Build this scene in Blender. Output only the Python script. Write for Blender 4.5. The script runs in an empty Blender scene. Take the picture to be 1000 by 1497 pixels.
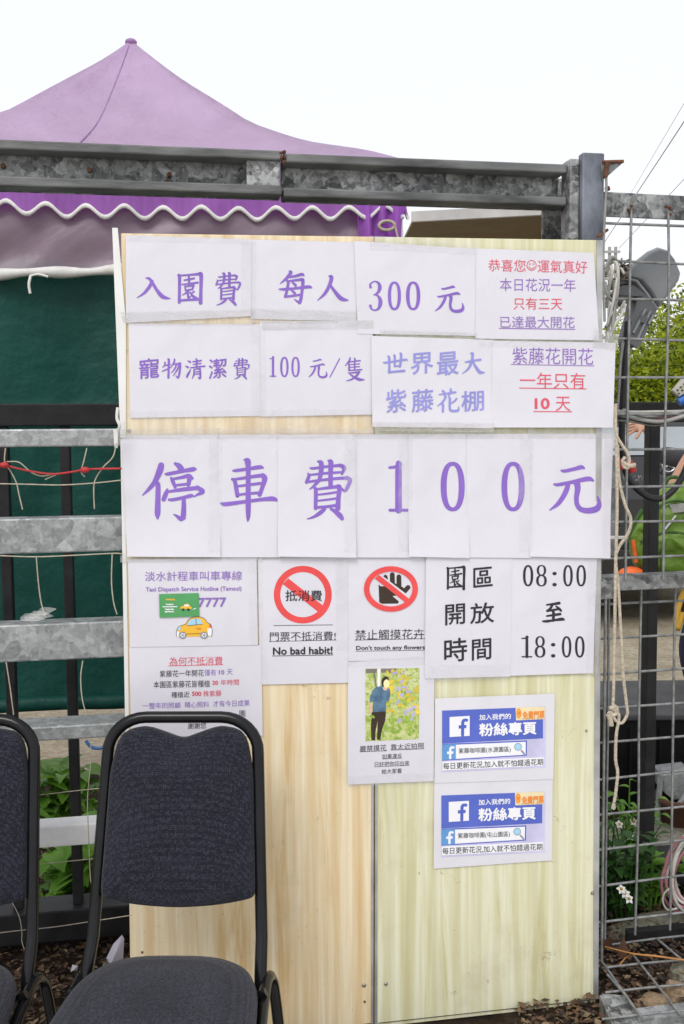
import bpy, bmesh, math, random
from mathutils import Vector, Matrix, noise
R = math.radians
random.seed(7)
SC = bpy.context.scene
COL = SC.collection

# ------------------------------------------------------------------ camera
PITCH, ROLL, FPX, CAMZ = R(4.25), R(0.5), 1455.0, 1.53
_f = Vector((0, math.cos(PITCH), -math.sin(PITCH)))
_r0 = Vector((1, 0, 0)); _u0 = Vector((0, math.sin(PITCH), math.cos(PITCH)))
_r = _r0*math.cos(ROLL) - _u0*math.sin(ROLL)
_u = _u0*math.cos(ROLL) + _r0*math.sin(ROLL)
CAMP = Vector((0, 0, CAMZ))
cd = bpy.data.cameras.new('camera'); cam = bpy.data.objects.new('camera', cd); COL.objects.link(cam)
M = Matrix((( _r.x, _u.x, -_f.x, 0), (_r.y, _u.y, -_f.y, 0), (_r.z, _u.z, -_f.z, CAMZ), (0, 0, 0, 1)))
cam.matrix_world = M
cd.sensor_fit = 'VERTICAL'; cd.sensor_height = 36; cd.lens = 36*FPX/1497; cd.clip_end = 2000; cd.clip_start = .05
SC.camera = cam

# ------------------------------------------------------------------ light
w = bpy.data.worlds.new('World'); SC.world = w; w.use_nodes = True
nt = w.node_tree; bg = nt.nodes['Background']
sky = nt.nodes.new('ShaderNodeTexSky'); sky.sky_type = 'NISHITA'; sky.sun_disc = False
sky.sun_elevation = R(48.7); sky.sun_rotation = R(199.5)
mx = nt.nodes.new('ShaderNodeMix'); mx.data_type = 'RGBA'; mx.clamp_result = False
mx.inputs[0].default_value = .86                       # overcast: mostly white cloud over the blue
nt.links.new(sky.outputs[0], mx.inputs[6]); mx.inputs[7].default_value = (9.9, 10.0, 10.3, 1)
nt.links.new(mx.outputs[2], bg.inputs[0]); bg.inputs[1].default_value = .1
sl = bpy.data.lights.new('sun', 'SUN'); sl.energy = 1.5; sl.angle = R(26); sl.color = (1, .97, .92)
so = bpy.data.objects.new('sun', sl); COL.objects.link(so)
so.rotation_euler = Vector((.22, .62, -.75)).to_track_quat('-Z', 'Y').to_euler(); so.location = (-2, -4, 8)
SC.view_settings.view_transform = 'Standard'; SC.view_settings.look = 'None'
SC.view_settings.exposure = 0.16; SC.view_settings.gamma = 1
SC.render.engine = 'CYCLES'
SC.cycles.transparent_max_bounces = 16; SC.cycles.max_bounces = 7

# ------------------------------------------------------------------ frames of reference
YAW = R(9.7)
O = Vector((0, 2.47, 0)); WR = Vector((math.cos(YAW), math.sin(YAW), 0)); WN = Vector((math.sin(YAW), -math.cos(YAW), 0))
def ray(px, py): return _f*FPX + _r*(px-500) + _u*(748.5-py)
def WW(u, w, v): return O + WR*u + WN*w + Vector((0, 0, v))       # wall frame -> world (w towards the viewer)
def WP(px, py, w=0.0):                                             # measured spot -> wall frame (u, v)
    d = ray(px, py); t = (O + WN*w - CAMP).dot(WN)/d.dot(WN); p = CAMP + d*t
    return ((p-O).dot(WR), p.z)
def PT(px, py, y): d = ray(px, py); return CAMP + d*(y/d.y)        # measured spot at distance y
def GP(px, py, z=0.0): d = ray(px, py); return CAMP + d*((z-CAMZ)/d.z)

# ------------------------------------------------------------------ mesh helpers
def catmull(pts, n=8):
    pts = [Vector(p) for p in pts]
    if len(pts) < 3: return pts
    P = [pts[0]*2-pts[1]] + pts + [pts[-1]*2-pts[-2]]; out = []
    for i in range(1, len(P)-2):
        a, b, c, d = P[i-1:i+3]
        for k in range(n):
            t = k/n
            out.append(.5*((2*b)+(c-a)*t+(2*a-5*b+4*c-d)*t*t+(3*b-a-3*c+d)*t**3))
    return out + [pts[-1]]
class MB:
    def __init__(s): s.v = []; s.f = []; s.m = []; s.smooth = []
    def add(s, vs, fs, mi=0, smooth=False):
        o = len(s.v); s.v += [Vector(x) for x in vs]
        for f in fs: s.f.append([i+o for i in f]); s.m.append(mi); s.smooth.append(smooth)
        return s
    def hexa(s, c, mi=0):      # 8 corners: bottom 4 ccw, top 4
        return s.add(c, [(3,2,1,0),(4,5,6,7),(0,1,5,4),(1,2,6,5),(2,3,7,6),(3,0,4,7)], mi)
    def box(s, x0, x1, y0, y1, z0, z1, mi=0):
        return s.hexa([(x0,y0,z0),(x1,y0,z0),(x1,y1,z0),(x0,y1,z0),(x0,y0,z1),(x1,y0,z1),(x1,y1,z1),(x0,y1,z1)], mi)
    def wbox(s, u0, u1, w0, w1, v0, v1, mi=0):   # in the wall frame, w0 back .. w1 front
        return s.hexa([WW(u0,w1,v0),WW(u1,w1,v0),WW(u1,w0,v0),WW(u0,w0,v0),WW(u0,w1,v1),WW(u1,w1,v1),WW(u1,w0,v1),WW(u0,w0,v1)], mi)
    def tube(s, pts, r, n=8, mi=0, smooth=True, curve=0, closed=False):
        if curve: pts = catmull(pts, curve)
        pts = [Vector(p) for p in pts]; N = len(pts); rr = r if isinstance(r, (list, tuple)) else [r]*N
        if len(rr) != N: rr = [rr[min(len(rr)-1, int(i*(len(rr)-1)/(N-1)+.5))] for i in range(N)]
        up = None; vs = []
        for i, p in enumerate(pts):
            t = (pts[min(i+1, N-1)]-pts[max(i-1, 0)]).normalized()
            if up is None:
                up = t.orthogonal().normalized()
            up = (up - t*up.dot(t)); up = up.normalized() if up.length > 1e-6 else t.orthogonal().normalized()
            b = t.cross(up)
            for k in range(n):
                a = 2*math.pi*k/n; vs.append(p + (up*math.cos(a)+b*math.sin(a))*rr[i])
        fs = [(i*n+k, i*n+(k+1) % n, (i+1)*n+(k+1) % n, (i+1)*n+k) for i in range(N-1) for k in range(n)]
        s.add(vs, fs, mi, smooth)
        s.add([vs[k] for k in range(n)][::-1], [tuple(range(n))], mi)
        s.add([vs[(N-1)*n+k] for k in range(n)], [tuple(range(n))], mi)
        return s
    def loft(s, rings, mi=0, smooth=True, caps=True):
        n = len(rings[0]); vs = [p for r in rings for p in r]
        fs = [(i*n+k, i*n+(k+1) % n, (i+1)*n+(k+1) % n, (i+1)*n+k) for i in range(len(rings)-1) for k in range(n)]
        s.add(vs, fs, mi, smooth)
        if caps: s.add(rings[0][::-1], [tuple(range(n))], mi); s.add(rings[-1], [tuple(range(n))], mi)
        return s
    def prism(s, poly, ext, mi=0):       # poly: world points, ext: vector
        n = len(poly); ext = Vector(ext); a = [Vector(p) for p in poly]
        s.add(a+[p+ext for p in a], [tuple(range(n))[::-1], tuple(range(n, 2*n))]+[(i, (i+1) % n, n+(i+1) % n, n+i) for i in range(n)], mi)
        return s
    def ball(s, c, r, mi=0, nu=10, nv=7, sc=(1,1,1)):
        c = Vector(c); vs = []
        for j in range(nv+1):
            th = math.pi*j/nv
            for i in range(nu):
                ph = 2*math.pi*i/nu
                vs.append(c+Vector((r*sc[0]*math.sin(th)*math.cos(ph), r*sc[1]*math.sin(th)*math.sin(ph), r*sc[2]*math.cos(th))))
        return s.add(vs, [(j*nu+i, (j+1)*nu+i, (j+1)*nu+(i+1) % nu, j*nu+(i+1) % nu) for j in range(nv) for i in range(nu)], mi, True)
    def leaf(s, p, d, up, L, W, mi=0, bend=.25, n=3):
        p = Vector(p); d = Vector(d).normalized(); side = d.cross(Vector(up))
        side = side.normalized() if side.length > 1e-4 else d.orthogonal().normalized()
        nn = side.cross(d); vs = []
        for i in range(n+1):
            t = i/n; ww = W*.5*math.sin(math.pi*min(.97, .06+.94*t)**.75)
            c = p + d*L*t - Vector((0, 0, 1))*bend*L*t*t
            vs += [c-side*ww+nn*ww*.35, c, c+side*ww+nn*ww*.35]
        fs = []
        for i in range(n):
            a = i*3; fs += [(a, a+1, a+4, a+3), (a+1, a+2, a+5, a+4)]
        return s.add(vs, fs, mi, True)
    def build(s, name, mat, parent=None, base=None):
        b = Vector(base) if base is not None else (parent_base(parent) if parent else Vector())
        me = bpy.data.meshes.new(name)
        me.from_pydata([tuple(v-b) for v in s.v], [], s.f)
        mats = mat if isinstance(mat, (list, tuple)) else [mat]
        for m in mats: me.materials.append(m)
        me.polygons.foreach_set('material_index', s.m); me.polygons.foreach_set('use_smooth', s.smooth)
        me.update()
        o = bpy.data.objects.new(name, me); COL.objects.link(o)
        if parent: o.parent = parent
        else: o.location = b
        return o
def parent_base(o):
    p = Vector(o.location)
    while o.parent: o = o.parent; p = p + Vector(o.location)
    return p
def bevel(o, wd=.004, seg=2, ang=35):
    m = o.modifiers.new('bevel', 'BEVEL'); m.width = wd; m.segments = seg; m.limit_method = 'ANGLE'; m.angle_limit = R(ang); return o
def tag(o, label, cat, group=None, kind=None):
    o['label'] = label; o['category'] = cat
    if group: o['group'] = group
    if kind: o['kind'] = kind
    return o
def thing(name, label, cat, base, group=None):
    o = bpy.data.objects.new(name, None); COL.objects.link(o); o.location = base; o.empty_display_size = .1
    return tag(o, label, cat, group)
def solo(name, label, cat, mb, mat, base, group=None, kind=None):
    o = mb.build(name, mat, None, base); return tag(o, label, cat, group, kind)
def struct(name, mb, mat):
    o = mb.build(name, mat); o['kind'] = 'structure'; return o
def copy_tree(o, parent=None):
    c = o.copy(); COL.objects.link(c)
    if parent: c.parent = parent
    for ch in list(o.children): copy_tree(ch, c)
    return c

# ------------------------------------------------------------------ materials
def newmat(name):
    m = bpy.data.materials.new(name); m.use_nodes = True; nt = m.node_tree
    return m, nt, nt.nodes['Principled BSDF']
def coords(nt, scale=(1, 1, 1)):
    tc = nt.nodes.new('ShaderNodeTexCoord'); mp = nt.nodes.new('ShaderNodeMapping'); mp.inputs['Scale'].default_value = scale
    nt.links.new(tc.outputs['Object'], mp.inputs[0]); return mp.outputs[0]
def nz(nt, vec, scale, detail=4, rough=.55, dist=0):
    n = nt.nodes.new('ShaderNodeTexNoise'); n.inputs['Scale'].default_value = scale; n.inputs['Detail'].default_value = detail
    n.inputs['Roughness'].default_value = rough; n.inputs['Distortion'].default_value = dist
    nt.links.new(vec, n.inputs['Vector']); return n.outputs[0]
def ramp(nt, fac, stops):
    r = nt.nodes.new('ShaderNodeValToRGB'); e = r.color_ramp.elements
    while len(e) < len(stops): e.new(.5)
    for k, (p, c) in enumerate(stops):
        e[k].position = p; e[k].color = (c[0], c[1], c[2], 1)
    nt.links.new(fac, r.inputs[0]); return r.outputs[0]
def mixc(nt, fac, a, b, mode='MIX'):
    m = nt.nodes.new('ShaderNodeMix'); m.data_type = 'RGBA'; m.blend_type = mode
    for s, v in ((0, fac), (6, a), (7, b)):
        if hasattr(v, 'node'): nt.links.new(v, m.inputs[s])
        else: m.inputs[s].default_value = v if s == 0 else (v[0], v[1], v[2], 1)
    return m.outputs[2]
def bump(nt, b, h, strength=.3, dist=.01):
    n = nt.nodes.new('ShaderNodeBump'); n.inputs['Strength'].default_value = strength; n.inputs['Distance'].default_value = dist
    nt.links.new(h, n.inputs['Height']); nt.links.new(n.outputs[0], b.inputs['Normal'])
def pm(name, c, rough=.6, metal=0, var=.18, scale=6, bmp=0, bscale=60, spec=.5, c2=None, detail=5, stretch=(1, 1, 1), bdist=.004):
    m, nt, b = newmat(name); v = coords(nt, stretch); n = nz(nt, v, scale, detail)
    lo = [x*(1-var) for x in c] if c2 is None else c2
    hi = [min(1, x*(1+var)) for x in c] if c2 is None else c
    nt.links.new(ramp(nt, n, [(.32, lo), (.68, hi)]), b.inputs['Base Color'])
    b.inputs['Roughness'].default_value = rough; b.inputs['Metallic'].default_value = metal
    b.inputs['Specular IOR Level'].default_value = spec
    if bmp: bump(nt, b, nz(nt, v, bscale, 4), bmp, bdist)
    return m
def translucent(m, c, amt):
    nt = m.node_tree; b = nt.nodes['Principled BSDF']; out = nt.nodes['Material Output']
    t = nt.nodes.new('ShaderNodeBsdfTranslucent'); t.inputs[0].default_value = (*c, 1)
    mxs = nt.nodes.new('ShaderNodeMixShader'); mxs.inputs[0].default_value = amt
    nt.links.new(b.outputs[0], mxs.inputs[1]); nt.links.new(t.outputs[0], mxs.inputs[2]); nt.links.new(mxs.outputs[0], out.inputs[0])
    return m
def clearfilm(name, c, lo, hi, scale=5, rough=.25, stretch=(1, 1, 1), bmp=.6):
    m, nt, b = newmat(name); v = coords(nt, stretch); n = nz(nt, v, scale, 5, .6, 1.2)
    b.inputs['Base Color'].default_value = (*c, 1); b.inputs['Roughness'].default_value = rough
    r = ramp(nt, n, [(.3, (lo,)*3), (.7, (hi,)*3)]); bump(nt, b, n, bmp, .02)
    t = nt.nodes.new('ShaderNodeBsdfTransparent'); mxs = nt.nodes.new('ShaderNodeMixShader')
    nt.links.new(r, mxs.inputs[0]); nt.links.new(t.outputs[0], mxs.inputs[1]); nt.links.new(b.outputs[0], mxs.inputs[2])
    nt.links.new(mxs.outputs[0], nt.nodes['Material Output'].inputs[0]); return m
def galvanised(name, dark, light, scale=28, stain=.5, metal=.35):
    m, nt, b = newmat(name); v = coords(nt)
    d = nt.nodes.new('ShaderNodeVectorMath'); d.operation = 'SCALE'; d.inputs['Scale'].default_value = .012
    nn = nt.nodes.new('ShaderNodeTexNoise'); nn.inputs['Scale'].default_value = 18; nt.links.new(v, nn.inputs['Vector'])
    nt.links.new(nn.outputs['Color'], d.inputs[0])
    a = nt.nodes.new('ShaderNodeVectorMath'); a.operation = 'ADD'; nt.links.new(v, a.inputs[0]); nt.links.new(d.outputs[0], a.inputs[1])
    vo = nt.nodes.new('ShaderNodeTexVoronoi'); vo.inputs['Scale'].default_value = scale; nt.links.new(a.outputs[0], vo.inputs['Vector'])
    sp = nt.nodes.new('ShaderNodeSeparateColor'); nt.links.new(vo.outputs['Color'], sp.inputs[0])
    mid = [(x*.6+y*.4) for x, y in zip(dark, light)]
    v2 = nt.nodes.new('ShaderNodeTexVoronoi'); v2.inputs['Scale'].default_value = scale*2.7; v2.feature = 'F1'; v2.distance = 'MANHATTAN'; nt.links.new(a.outputs[0], v2.inputs['Vector'])
    s2 = nt.nodes.new('ShaderNodeSeparateColor'); nt.links.new(v2.outputs['Color'], s2.inputs[0])
    mm = nt.nodes.new('ShaderNodeMath'); mm.operation = 'MULTIPLY_ADD'; nt.links.new(s2.outputs[0], mm.inputs[0]); mm.inputs[1].default_value = .45
    hh = nt.nodes.new('ShaderNodeMath'); hh.operation = 'MULTIPLY'; nt.links.new(sp.outputs[0], hh.inputs[0]); hh.inputs[1].default_value = .6; nt.links.new(hh.outputs[0], mm.inputs[2])
    c1 = ramp(nt, mm.outputs[0], [(.15, dark), (.5, mid), (.9, light)])
    big = nz(nt, v, 3.5, 5, .6)
    c2 = mixc(nt, ramp(nt, big, [(.40, (0, 0, 0)), (.72, (stain,)*3)]), c1, [x*.55 for x in dark])
    sm = nz(nt, v, 90, 3)
    c3 = mixc(nt, ramp(nt, sm, [(.62, (0, 0, 0)), (.75, (.45,)*3)]), c2, light)
    nt.links.new(c3, b.inputs['Base Color']); b.inputs['Metallic'].default_value = metal
    nt.links.new(ramp(nt, sp.outputs[1], [(0, (.38,)*3), (1, (.62,)*3)]), b.inputs['Roughness'])
    bump(nt, b, sm, .12, .002); return m
def plywood(name, a, bcol, dk, seed=0.):
    m, nt, b = newmat(name)
    tc = nt.nodes.new('ShaderNodeTexCoord'); mp = nt.nodes.new('ShaderNodeMapping')
    mp.inputs['Scale'].default_value = (16, 16, .9); mp.inputs['Location'].default_value = (seed, 0, seed*.3)
    nt.links.new(tc.outputs['Object'], mp.inputs[0]); v = mp.outputs[0]
    g1 = nz(nt, v, 1.0, 6, .6, .6)
    mp2 = nt.nodes.new('ShaderNodeMapping'); mp2.inputs['Scale'].default_value = (90, 90, 2.2); nt.links.new(tc.outputs['Object'], mp2.inputs[0])
    g2 = nz(nt, mp2.outputs[0], 1.0, 4, .6)
    c = ramp(nt, g1, [(.30, dk), (.43, a), (.52, bcol), (.60, a), (.66, dk), (.74, bcol)])
    c = mixc(nt, ramp(nt, g2, [(.42, (0, 0, 0)), (.7, (.45,)*3)]), c, dk)
    wv = nt.nodes.new('ShaderNodeTexWave'); wv.wave_type = 'BANDS'; wv.bands_direction = 'X'; wv.inputs['Scale'].default_value = 5.5; wv.inputs['Distortion'].default_value = 5.5
    wv.inputs['Detail'].default_value = 3; wv.inputs['Detail Scale'].default_value = 1.2; wv.inputs['Phase Offset'].default_value = seed*3
    mp3 = nt.nodes.new('ShaderNodeMapping'); mp3.inputs['Scale'].default_value = (1, 1, .10); mp3.inputs['Location'].default_value = (seed, 0, seed); nt.links.new(tc.outputs['Object'], mp3.inputs[0]); nt.links.new(mp3.outputs[0], wv.inputs['Vector'])
    c = mixc(nt, ramp(nt, wv.outputs['Fac'], [(.6, (0, 0, 0)), (.97, (.38,)*3)]), c, dk)
    st = nz(nt, coords(nt), 5, 6, .65)
    c = mixc(nt, ramp(nt, st, [(.56, (0, 0, 0)), (.75, (.3,)*3)]), c, (.42, .33, .19))
    dirt = nz(nt, coords(nt), 38, 6, .75, .5); gate = nz(nt, coords(nt), 6.5, 3)
    dm = nt.nodes.new('ShaderNodeMath'); dm.operation = 'MULTIPLY'; nt.links.new(ramp(nt, dirt, [(.60, (0, 0, 0)), (.68, (.8,)*3)]), dm.inputs[0]); nt.links.new(ramp(nt, gate, [(.54, (0, 0, 0)), (.64, (1,)*3)]), dm.inputs[1])
    c = mixc(nt, dm.outputs[0], c, (.30, .24, .12))
    sp = nz(nt, coords(nt), 160, 2)
    c = mixc(nt, ramp(nt, sp, [(.72, (0, 0, 0)), (.8, (.6,)*3)]), c, (.25, .16, .08))
    nt.links.new(c, b.inputs['Base Color']); b.inputs['Roughness'].default_value = .55
    bump(nt, b, g2, .15, .001); return m
def fabric(name, a, bcol, sc=190):
    m, nt, b = newmat(name); v = coords(nt)
    vo = nt.nodes.new('ShaderNodeTexVoronoi'); vo.inputs['Scale'].default_value = sc; vo.inputs['Randomness'].default_value = .12
    nt.links.new(v, vo.inputs['Vector'])
    sp = nt.nodes.new('ShaderNodeSeparateColor'); nt.links.new(vo.outputs['Color'], sp.inputs[0])
    c = ramp(nt, sp.outputs[0], [(.2, a), (.95, bcol)])
    c = mixc(nt, ramp(nt, vo.outputs['Distance'], [(.25, (0, 0, 0)), (.65, (.75,)*3)]), c, [x*.35 for x in a])
    big = nz(nt, v, 7, 4)
    c = mixc(nt, ramp(nt, big, [(.45, (0, 0, 0)), (.8, (.25,)*3)]), c, bcol)
    nt.links.new(c, b.inputs['Base Color']); b.inputs['Roughness'].default_value = .92; b.inputs['Specular IOR Level'].default_value = .2
    b.inputs['Sheen Weight'].default_value = .12
    inv = nt.nodes.new('ShaderNodeMath'); inv.operation = 'SUBTRACT'; inv.inputs[0].default_value = 1; nt.links.new(vo.outputs['Distance'], inv.inputs[1])
    bump(nt, b, inv.outputs[0], .55, .003); return m
def ground_mat(name, cols, s1, s2, bmp=.6, bd=.02):
    m, nt, b = newmat(name); v = coords(nt); n1 = nz(nt, v, s1, 6, .65); n2 = nz(nt, v, s2, 5, .7)
    c = ramp(nt, n1, [(.3, cols[0]), (.5, cols[1]), (.7, cols[2])])
    c = mixc(nt, ramp(nt, n2, [(.4, (0, 0, 0)), (.66, (.8,)*3)]), c, cols[3])
    nt.links.new(c, b.inputs['Base Color']); b.inputs['Roughness'].default_value = .95; b.inputs['Specular IOR Level'].default_value = .15
    bump(nt, b, n2, bmp, bd); return m
def paper_mat(name, c):
    m, nt, b = newmat(name); v = coords(nt); n = nz(nt, v, 7, 4, .55, .4); n2 = nz(nt, coords(nt, (1, 1, 3)), 22, 3)
    c1 = ramp(nt, n, [(.3, [x*.94 for x in c]), (.62, c)])
    nt.links.new(c1, b.inputs['Base Color'])
    b.inputs['Roughness'].default_value = .5; b.inputs['Specular IOR Level'].default_value = .35
    b.inputs['Coat Weight'].default_value = .25; b.inputs['Coat Roughness'].default_value = .22
    bump(nt, b, nz(nt, coords(nt, (1, 1, .6)), 11, 3, .5, .8), .22, .012); return m
def ink(name, c, var=.1): return pm(name, c, .55, 0, var, 14, spec=.25)
def picture_mat(name):
    m, nt, b = newmat(name); v = coords(nt); n1 = nz(nt, v, 45, 7, .75); n2 = nz(nt, v, 110, 5, .75); n3 = nz(nt, v, 40, 3)
    c = ramp(nt, n1, [(.3, (.16, .28, .05)), (.45, (.45, .55, .12)), (.56, (.62, .66, .30)), (.7, (.75, .72, .5))])
    c = mixc(nt, ramp(nt, n2, [(.52, (0, 0, 0)), (.6, (1,)*3)]), c, (.22, .36, .06))
    nt.links.new(c, b.inputs['Base Color']); b.inputs['Roughness'].default_value = .45; return m

K = {}
K['paper'] = paper_mat('white_paper', (.735, .715, .785))
K['paper2'] = paper_mat('white_paper_warm', (.75, .735, .79))
K['purple'] = ink('purple_ink', (.26, .145, .55))
K['blue'] = ink('periwinkle_ink', (.30, .30, .68))
K['thinp'] = ink('violet_ink', (.30, .18, .52))
K['red'] = ink('red_ink', (.72, .11, .16))
K['black'] = ink('black_ink', (.035, .03, .04))
K['signred'] = ink('sign_red', (.80, .085, .085))
K['brownink'] = ink('dark_brown_ink', (.05, .035, .025))
K['fbblue'] = ink('banner_blue', (.105, .15, .56)); K['fblight'] = ink('light_blue_ink', (.13, .33, .66))
K['lav'] = ink('lavender_ink', (.60, .57, .80)); K['whiteink'] = ink('white_ink', (.88, .88, .92), .02)
K['tan'] = ink('tan_ink', (.78, .68, .42)); K['orange'] = ink('orange_ink', (.85, .27, .05)); K['yellow'] = ink('yellow_ink', (.88, .50, .05))
K['paleblue'] = ink('pale_blue_ink', (.38, .66, .86)); K['grey'] = ink('grey_ink', (.3, .3, .33))
K['cardgreen'] = ink('card_green', (.10, .36, .13)); K['skinink'] = ink('printed_skin', (.78, .5, .36)); K['shirtink'] = pm('printed_blue', (.14, .27, .40), .5, 0, 0, 45, c2=(.045, .10, .17), detail=6)
K['paleyellow'] = ink('pale_yellow_ink', (.9, .82, .45)); K['lilac'] = ink('lilac_ink', (.48, .44, .66), .25); K['flowery'] = ink('flower_yellow_ink', (.72, .55, .06), .3); K['treegrey'] = ink('printed_grey', (.22, .2, .18))
K['grassink'] = ink('printed_grass', (.30, .44, .07), .35)
K['picture'] = picture_mat('printed_garden')
K['film'] = clearfilm('clear_film', (.80, .80, .82), .05, .34, 9, .22)
K['film2'] = clearfilm('smudged_film', (.66, .655, .65), .10, .50, 7, .3, (1, 1, 3), .35)
K['galv'] = galvanised('galvanised_steel', (.22, .23, .235), (.46, .48, .48), 34, .45)
K['galvd'] = galvanised('dull_galvanised_steel', (.075, .078, .078), (.50, .51, .51), 34, .85)
K['galvf'] = pm('weathered_flange_steel', (.20, .205, .205), .55, .2, 0, 9, .25, 90, c2=(.05, .052, .053), stretch=(.6, 1, 3), detail=10)
K['zinc'] = galvanised('fine_zinc', (.27, .28, .28), (.45, .47, .47), 70, .25)
K['bluesteel'] = pm('bluish_weathered_steel', (.25, .275, .33), .48, .2, 0, 9, .25, 70, c2=(.055, .06, .075), stretch=(1.6, 1.6, .8), detail=9)
K['rust'] = pm('rust', (.12, .05, .025), .85, 0, .5, 40, .5, 90)
K['whitepaint'] = pm('chipped_white_paint', (.84, .84, .85), .5, 0, .12, 9, .15, 60)
K['blackpaint'] = pm('black_steel_paint', (.018, .018, .020), .5, 0, .4, 14, .15, 120, spec=.3)
K['ply1'] = plywood('pine_plywood', (.82, .68, .44), (.88, .77, .56), (.66, .45, .21))
K['ply2'] = plywood('greenish_plywood', (.71, .69, .45), (.79, .78, .60), (.57, .53, .30), 3.7)
K['alu'] = pm('aluminium_edge', (.50, .50, .50), .42, .6, .2, 12)
K['foam'] = pm('white_edge_strip', (.78, .78, .76), .6, 0, .06, 8)
K['fabric'] = fabric('charcoal_weave', (.015, .016, .026), (.040, .042, .062), 235)
K['chairtube'] = pm('black_gloss_tube', (.006, .006, .007), .2, .0, .3, 20, spec=.3)
K['wear'] = pm('worn_black_tube', (.10, .10, .105), .4, .3, .3, 30)
K['tarp'] = translucent(pm('green_tarpaulin', (.007, .062, .050), .5, 0, .25, 3.2, .4, 7, bdist=.05, spec=.22), (.02, .12, .09), .08)
K['tent'] = translucent(pm('purple_canopy', (.62, .47, .67), .45, 0, .10, 4, .85, 9, spec=.6, bdist=.03), (.62, .40, .70), .45)
K['seam'] = translucent(pm('faded_purple_seam', (.46, .28, .54), .6, 0, .1, 9), (.55, .33, .62), .4); K['valance'] = translucent(pm('purple_valance', (.55, .22, .72), .6, 0, .16, 22, .2, 14, stretch=(3, 3, .3), bdist=.02), (.62, .20, .80), .6)
K['hem'] = pm('white_hem', (.68, .67, .64), .7, 0, .1, 30)
K['maroon'] = pm('maroon_lining', (.10, .012, .05), .7, 0, .25, 5)
K['plastic'] = clearfilm('dusty_clear_plastic', (.34, .26, .32), .45, .72, 2.2, .35, (1, 1, 2.0), .4)
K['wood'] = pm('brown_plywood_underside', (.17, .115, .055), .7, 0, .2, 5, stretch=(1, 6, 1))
K['twine'] = pm('jute_twine', (.42, .37, .29), .85, 0, .2, 60); K['rope'] = pm('cotton_rope', (.50, .43, .34), .9, 0, .3, 130, .7, 260)
K['redcord'] = pm('red_cord', (.42, .02, .025), .6, 0, .2, 40)
K['cabw'] = pm('off_white_cable', (.50, .49, .44), .5, 0, .2, 20); K['cabg'] = pm('grey_cable', (.26, .26, .25), .5, 0, .25, 20)
K['cabk'] = pm('black_cable', (.015, .015, .016), .45, 0, .3, 20); K['cabp'] = pm('pink_cable', (.36, .15, .18), .55, 0, .25, 20)
K['cabb'] = pm('blue_hose', (.05, .16, .40), .5, 0, .2, 20)
K['wire'] = pm('galvanised_wire', (.25, .255, .25), .5, .45, .35, 40, .3, 150)
K['soil'] = ground_mat('dark_soil', [(.020, .013, .009), (.05, .033, .022), (.11, .075, .05), (.035, .022, .014)], 9, 42, 1.0, .05)
K['gravel'] = ground_mat('sandy_gravel', [(.30, .255, .18), (.42, .365, .27), (.52, .47, .36), (.23, .19, .13)], 3, 30, .8, .02)
K['bounce_paving'] = ground_mat('pale_bounce_paving', [(.46, .44, .40), (.56, .54, .50), (.64, .62, .58), (.40, .38, .34)], 2, 26, .4, .01)
K['concrete'] = ground_mat('mossy_concrete', [(.16, .15, .11), (.25, .24, .19), (.34, .32, .26), (.10, .095, .06)], 6, 40, .7, .02)
def chips(name, a, b): return pm(name, a, .85, 0, 0, 30, c2=b)
K['chip1'] = chips('brown_leaf_litter', (.13, .072, .036), (.055, .028, .015)); K['chip2'] = chips('pale_litter', (.24, .175, .10), (.13, .085, .045)); K['chip3'] = chips('dark_litter', (.05, .03, .02), (.02, .013, .01))
K['rock'] = ground_mat('tan_stone', [(.28, .19, .11), (.38, .28, .18), (.45, .36, .26), (.2, .13, .08)], 12, 60, .8, .01)
def leafmat(name, a, b, tr, amt=.35):
    return translucent(pm(name, a, .5, 0, 0, 11, c2=b, spec=.4), tr, amt)
K['weed'] = leafmat('weed_leaf', (.20, .40, .05), (.09, .22, .03), (.30, .55, .06))
K['weed2'] = leafmat('dark_weed_leaf', (.05, .14, .025), (.02, .07, .012), (.10, .22, .03))
K['tree1'] = leafmat('hedge_leaf', (.30, .37, .02), (.15, .21, .012), (.50, .56, .03), .5)
K['tree2'] = leafmat('hedge_leaf_dark', (.085, .14, .010), (.022, .05, .006), (.12, .18, .02), .3)
K['tree3'] = leafmat('hedge_leaf_bright', (.42, .47, .035), (.27, .34, .022), (.60, .62, .05), .5)
K['bark'] = pm('bark', (.10, .075, .055), .9, 0, .4, 8, .8, 30, stretch=(1, 1, .25))
K['petal'] = pm('white_petal', (.82, .82, .80), .6, 0, .05, 9); K['pollen'] = pm('yellow_centre', (.55, .32, .03), .7, 0, .3, 60)
K['carpaint'] = pm('black_car_paint', (.010, .011, .013), .12, .0, .2, 3, spec=.8); K['carglass'] = pm('car_window', (.42, .45, .46), .08, .7, .12, 2.5, spec=.9)
K['chrome'] = pm('chrome', (.7, .7, .72), .15, .95, .05, 5); K['taillamp'] = pm('red_lamp_glass', (.35, .01, .012), .15, 0, .2, 9); K['tyre'] = pm('rubber', (.018, .018, .018), .85, 0, .2, 30)
K['floodgrey'] = pm('grey_plastic_housing', (.27, .285, .30), .42, 0, .1, 10, .08, 80); K['floodlight'] = pm('light_grey_lens', (.5, .52, .54), .2, 0, .05, 9); K['flooddark'] = pm('dark_grey_casting', (.13, .137, .147), .5, 0, .15, 15)
K['beige'] = pm('beige_plastic', (.52, .50, .42), .5, 0, .08, 12); K['bluep'] = pm('blue_plastic', (.02, .14, .5), .4, 0, .1, 12)
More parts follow.
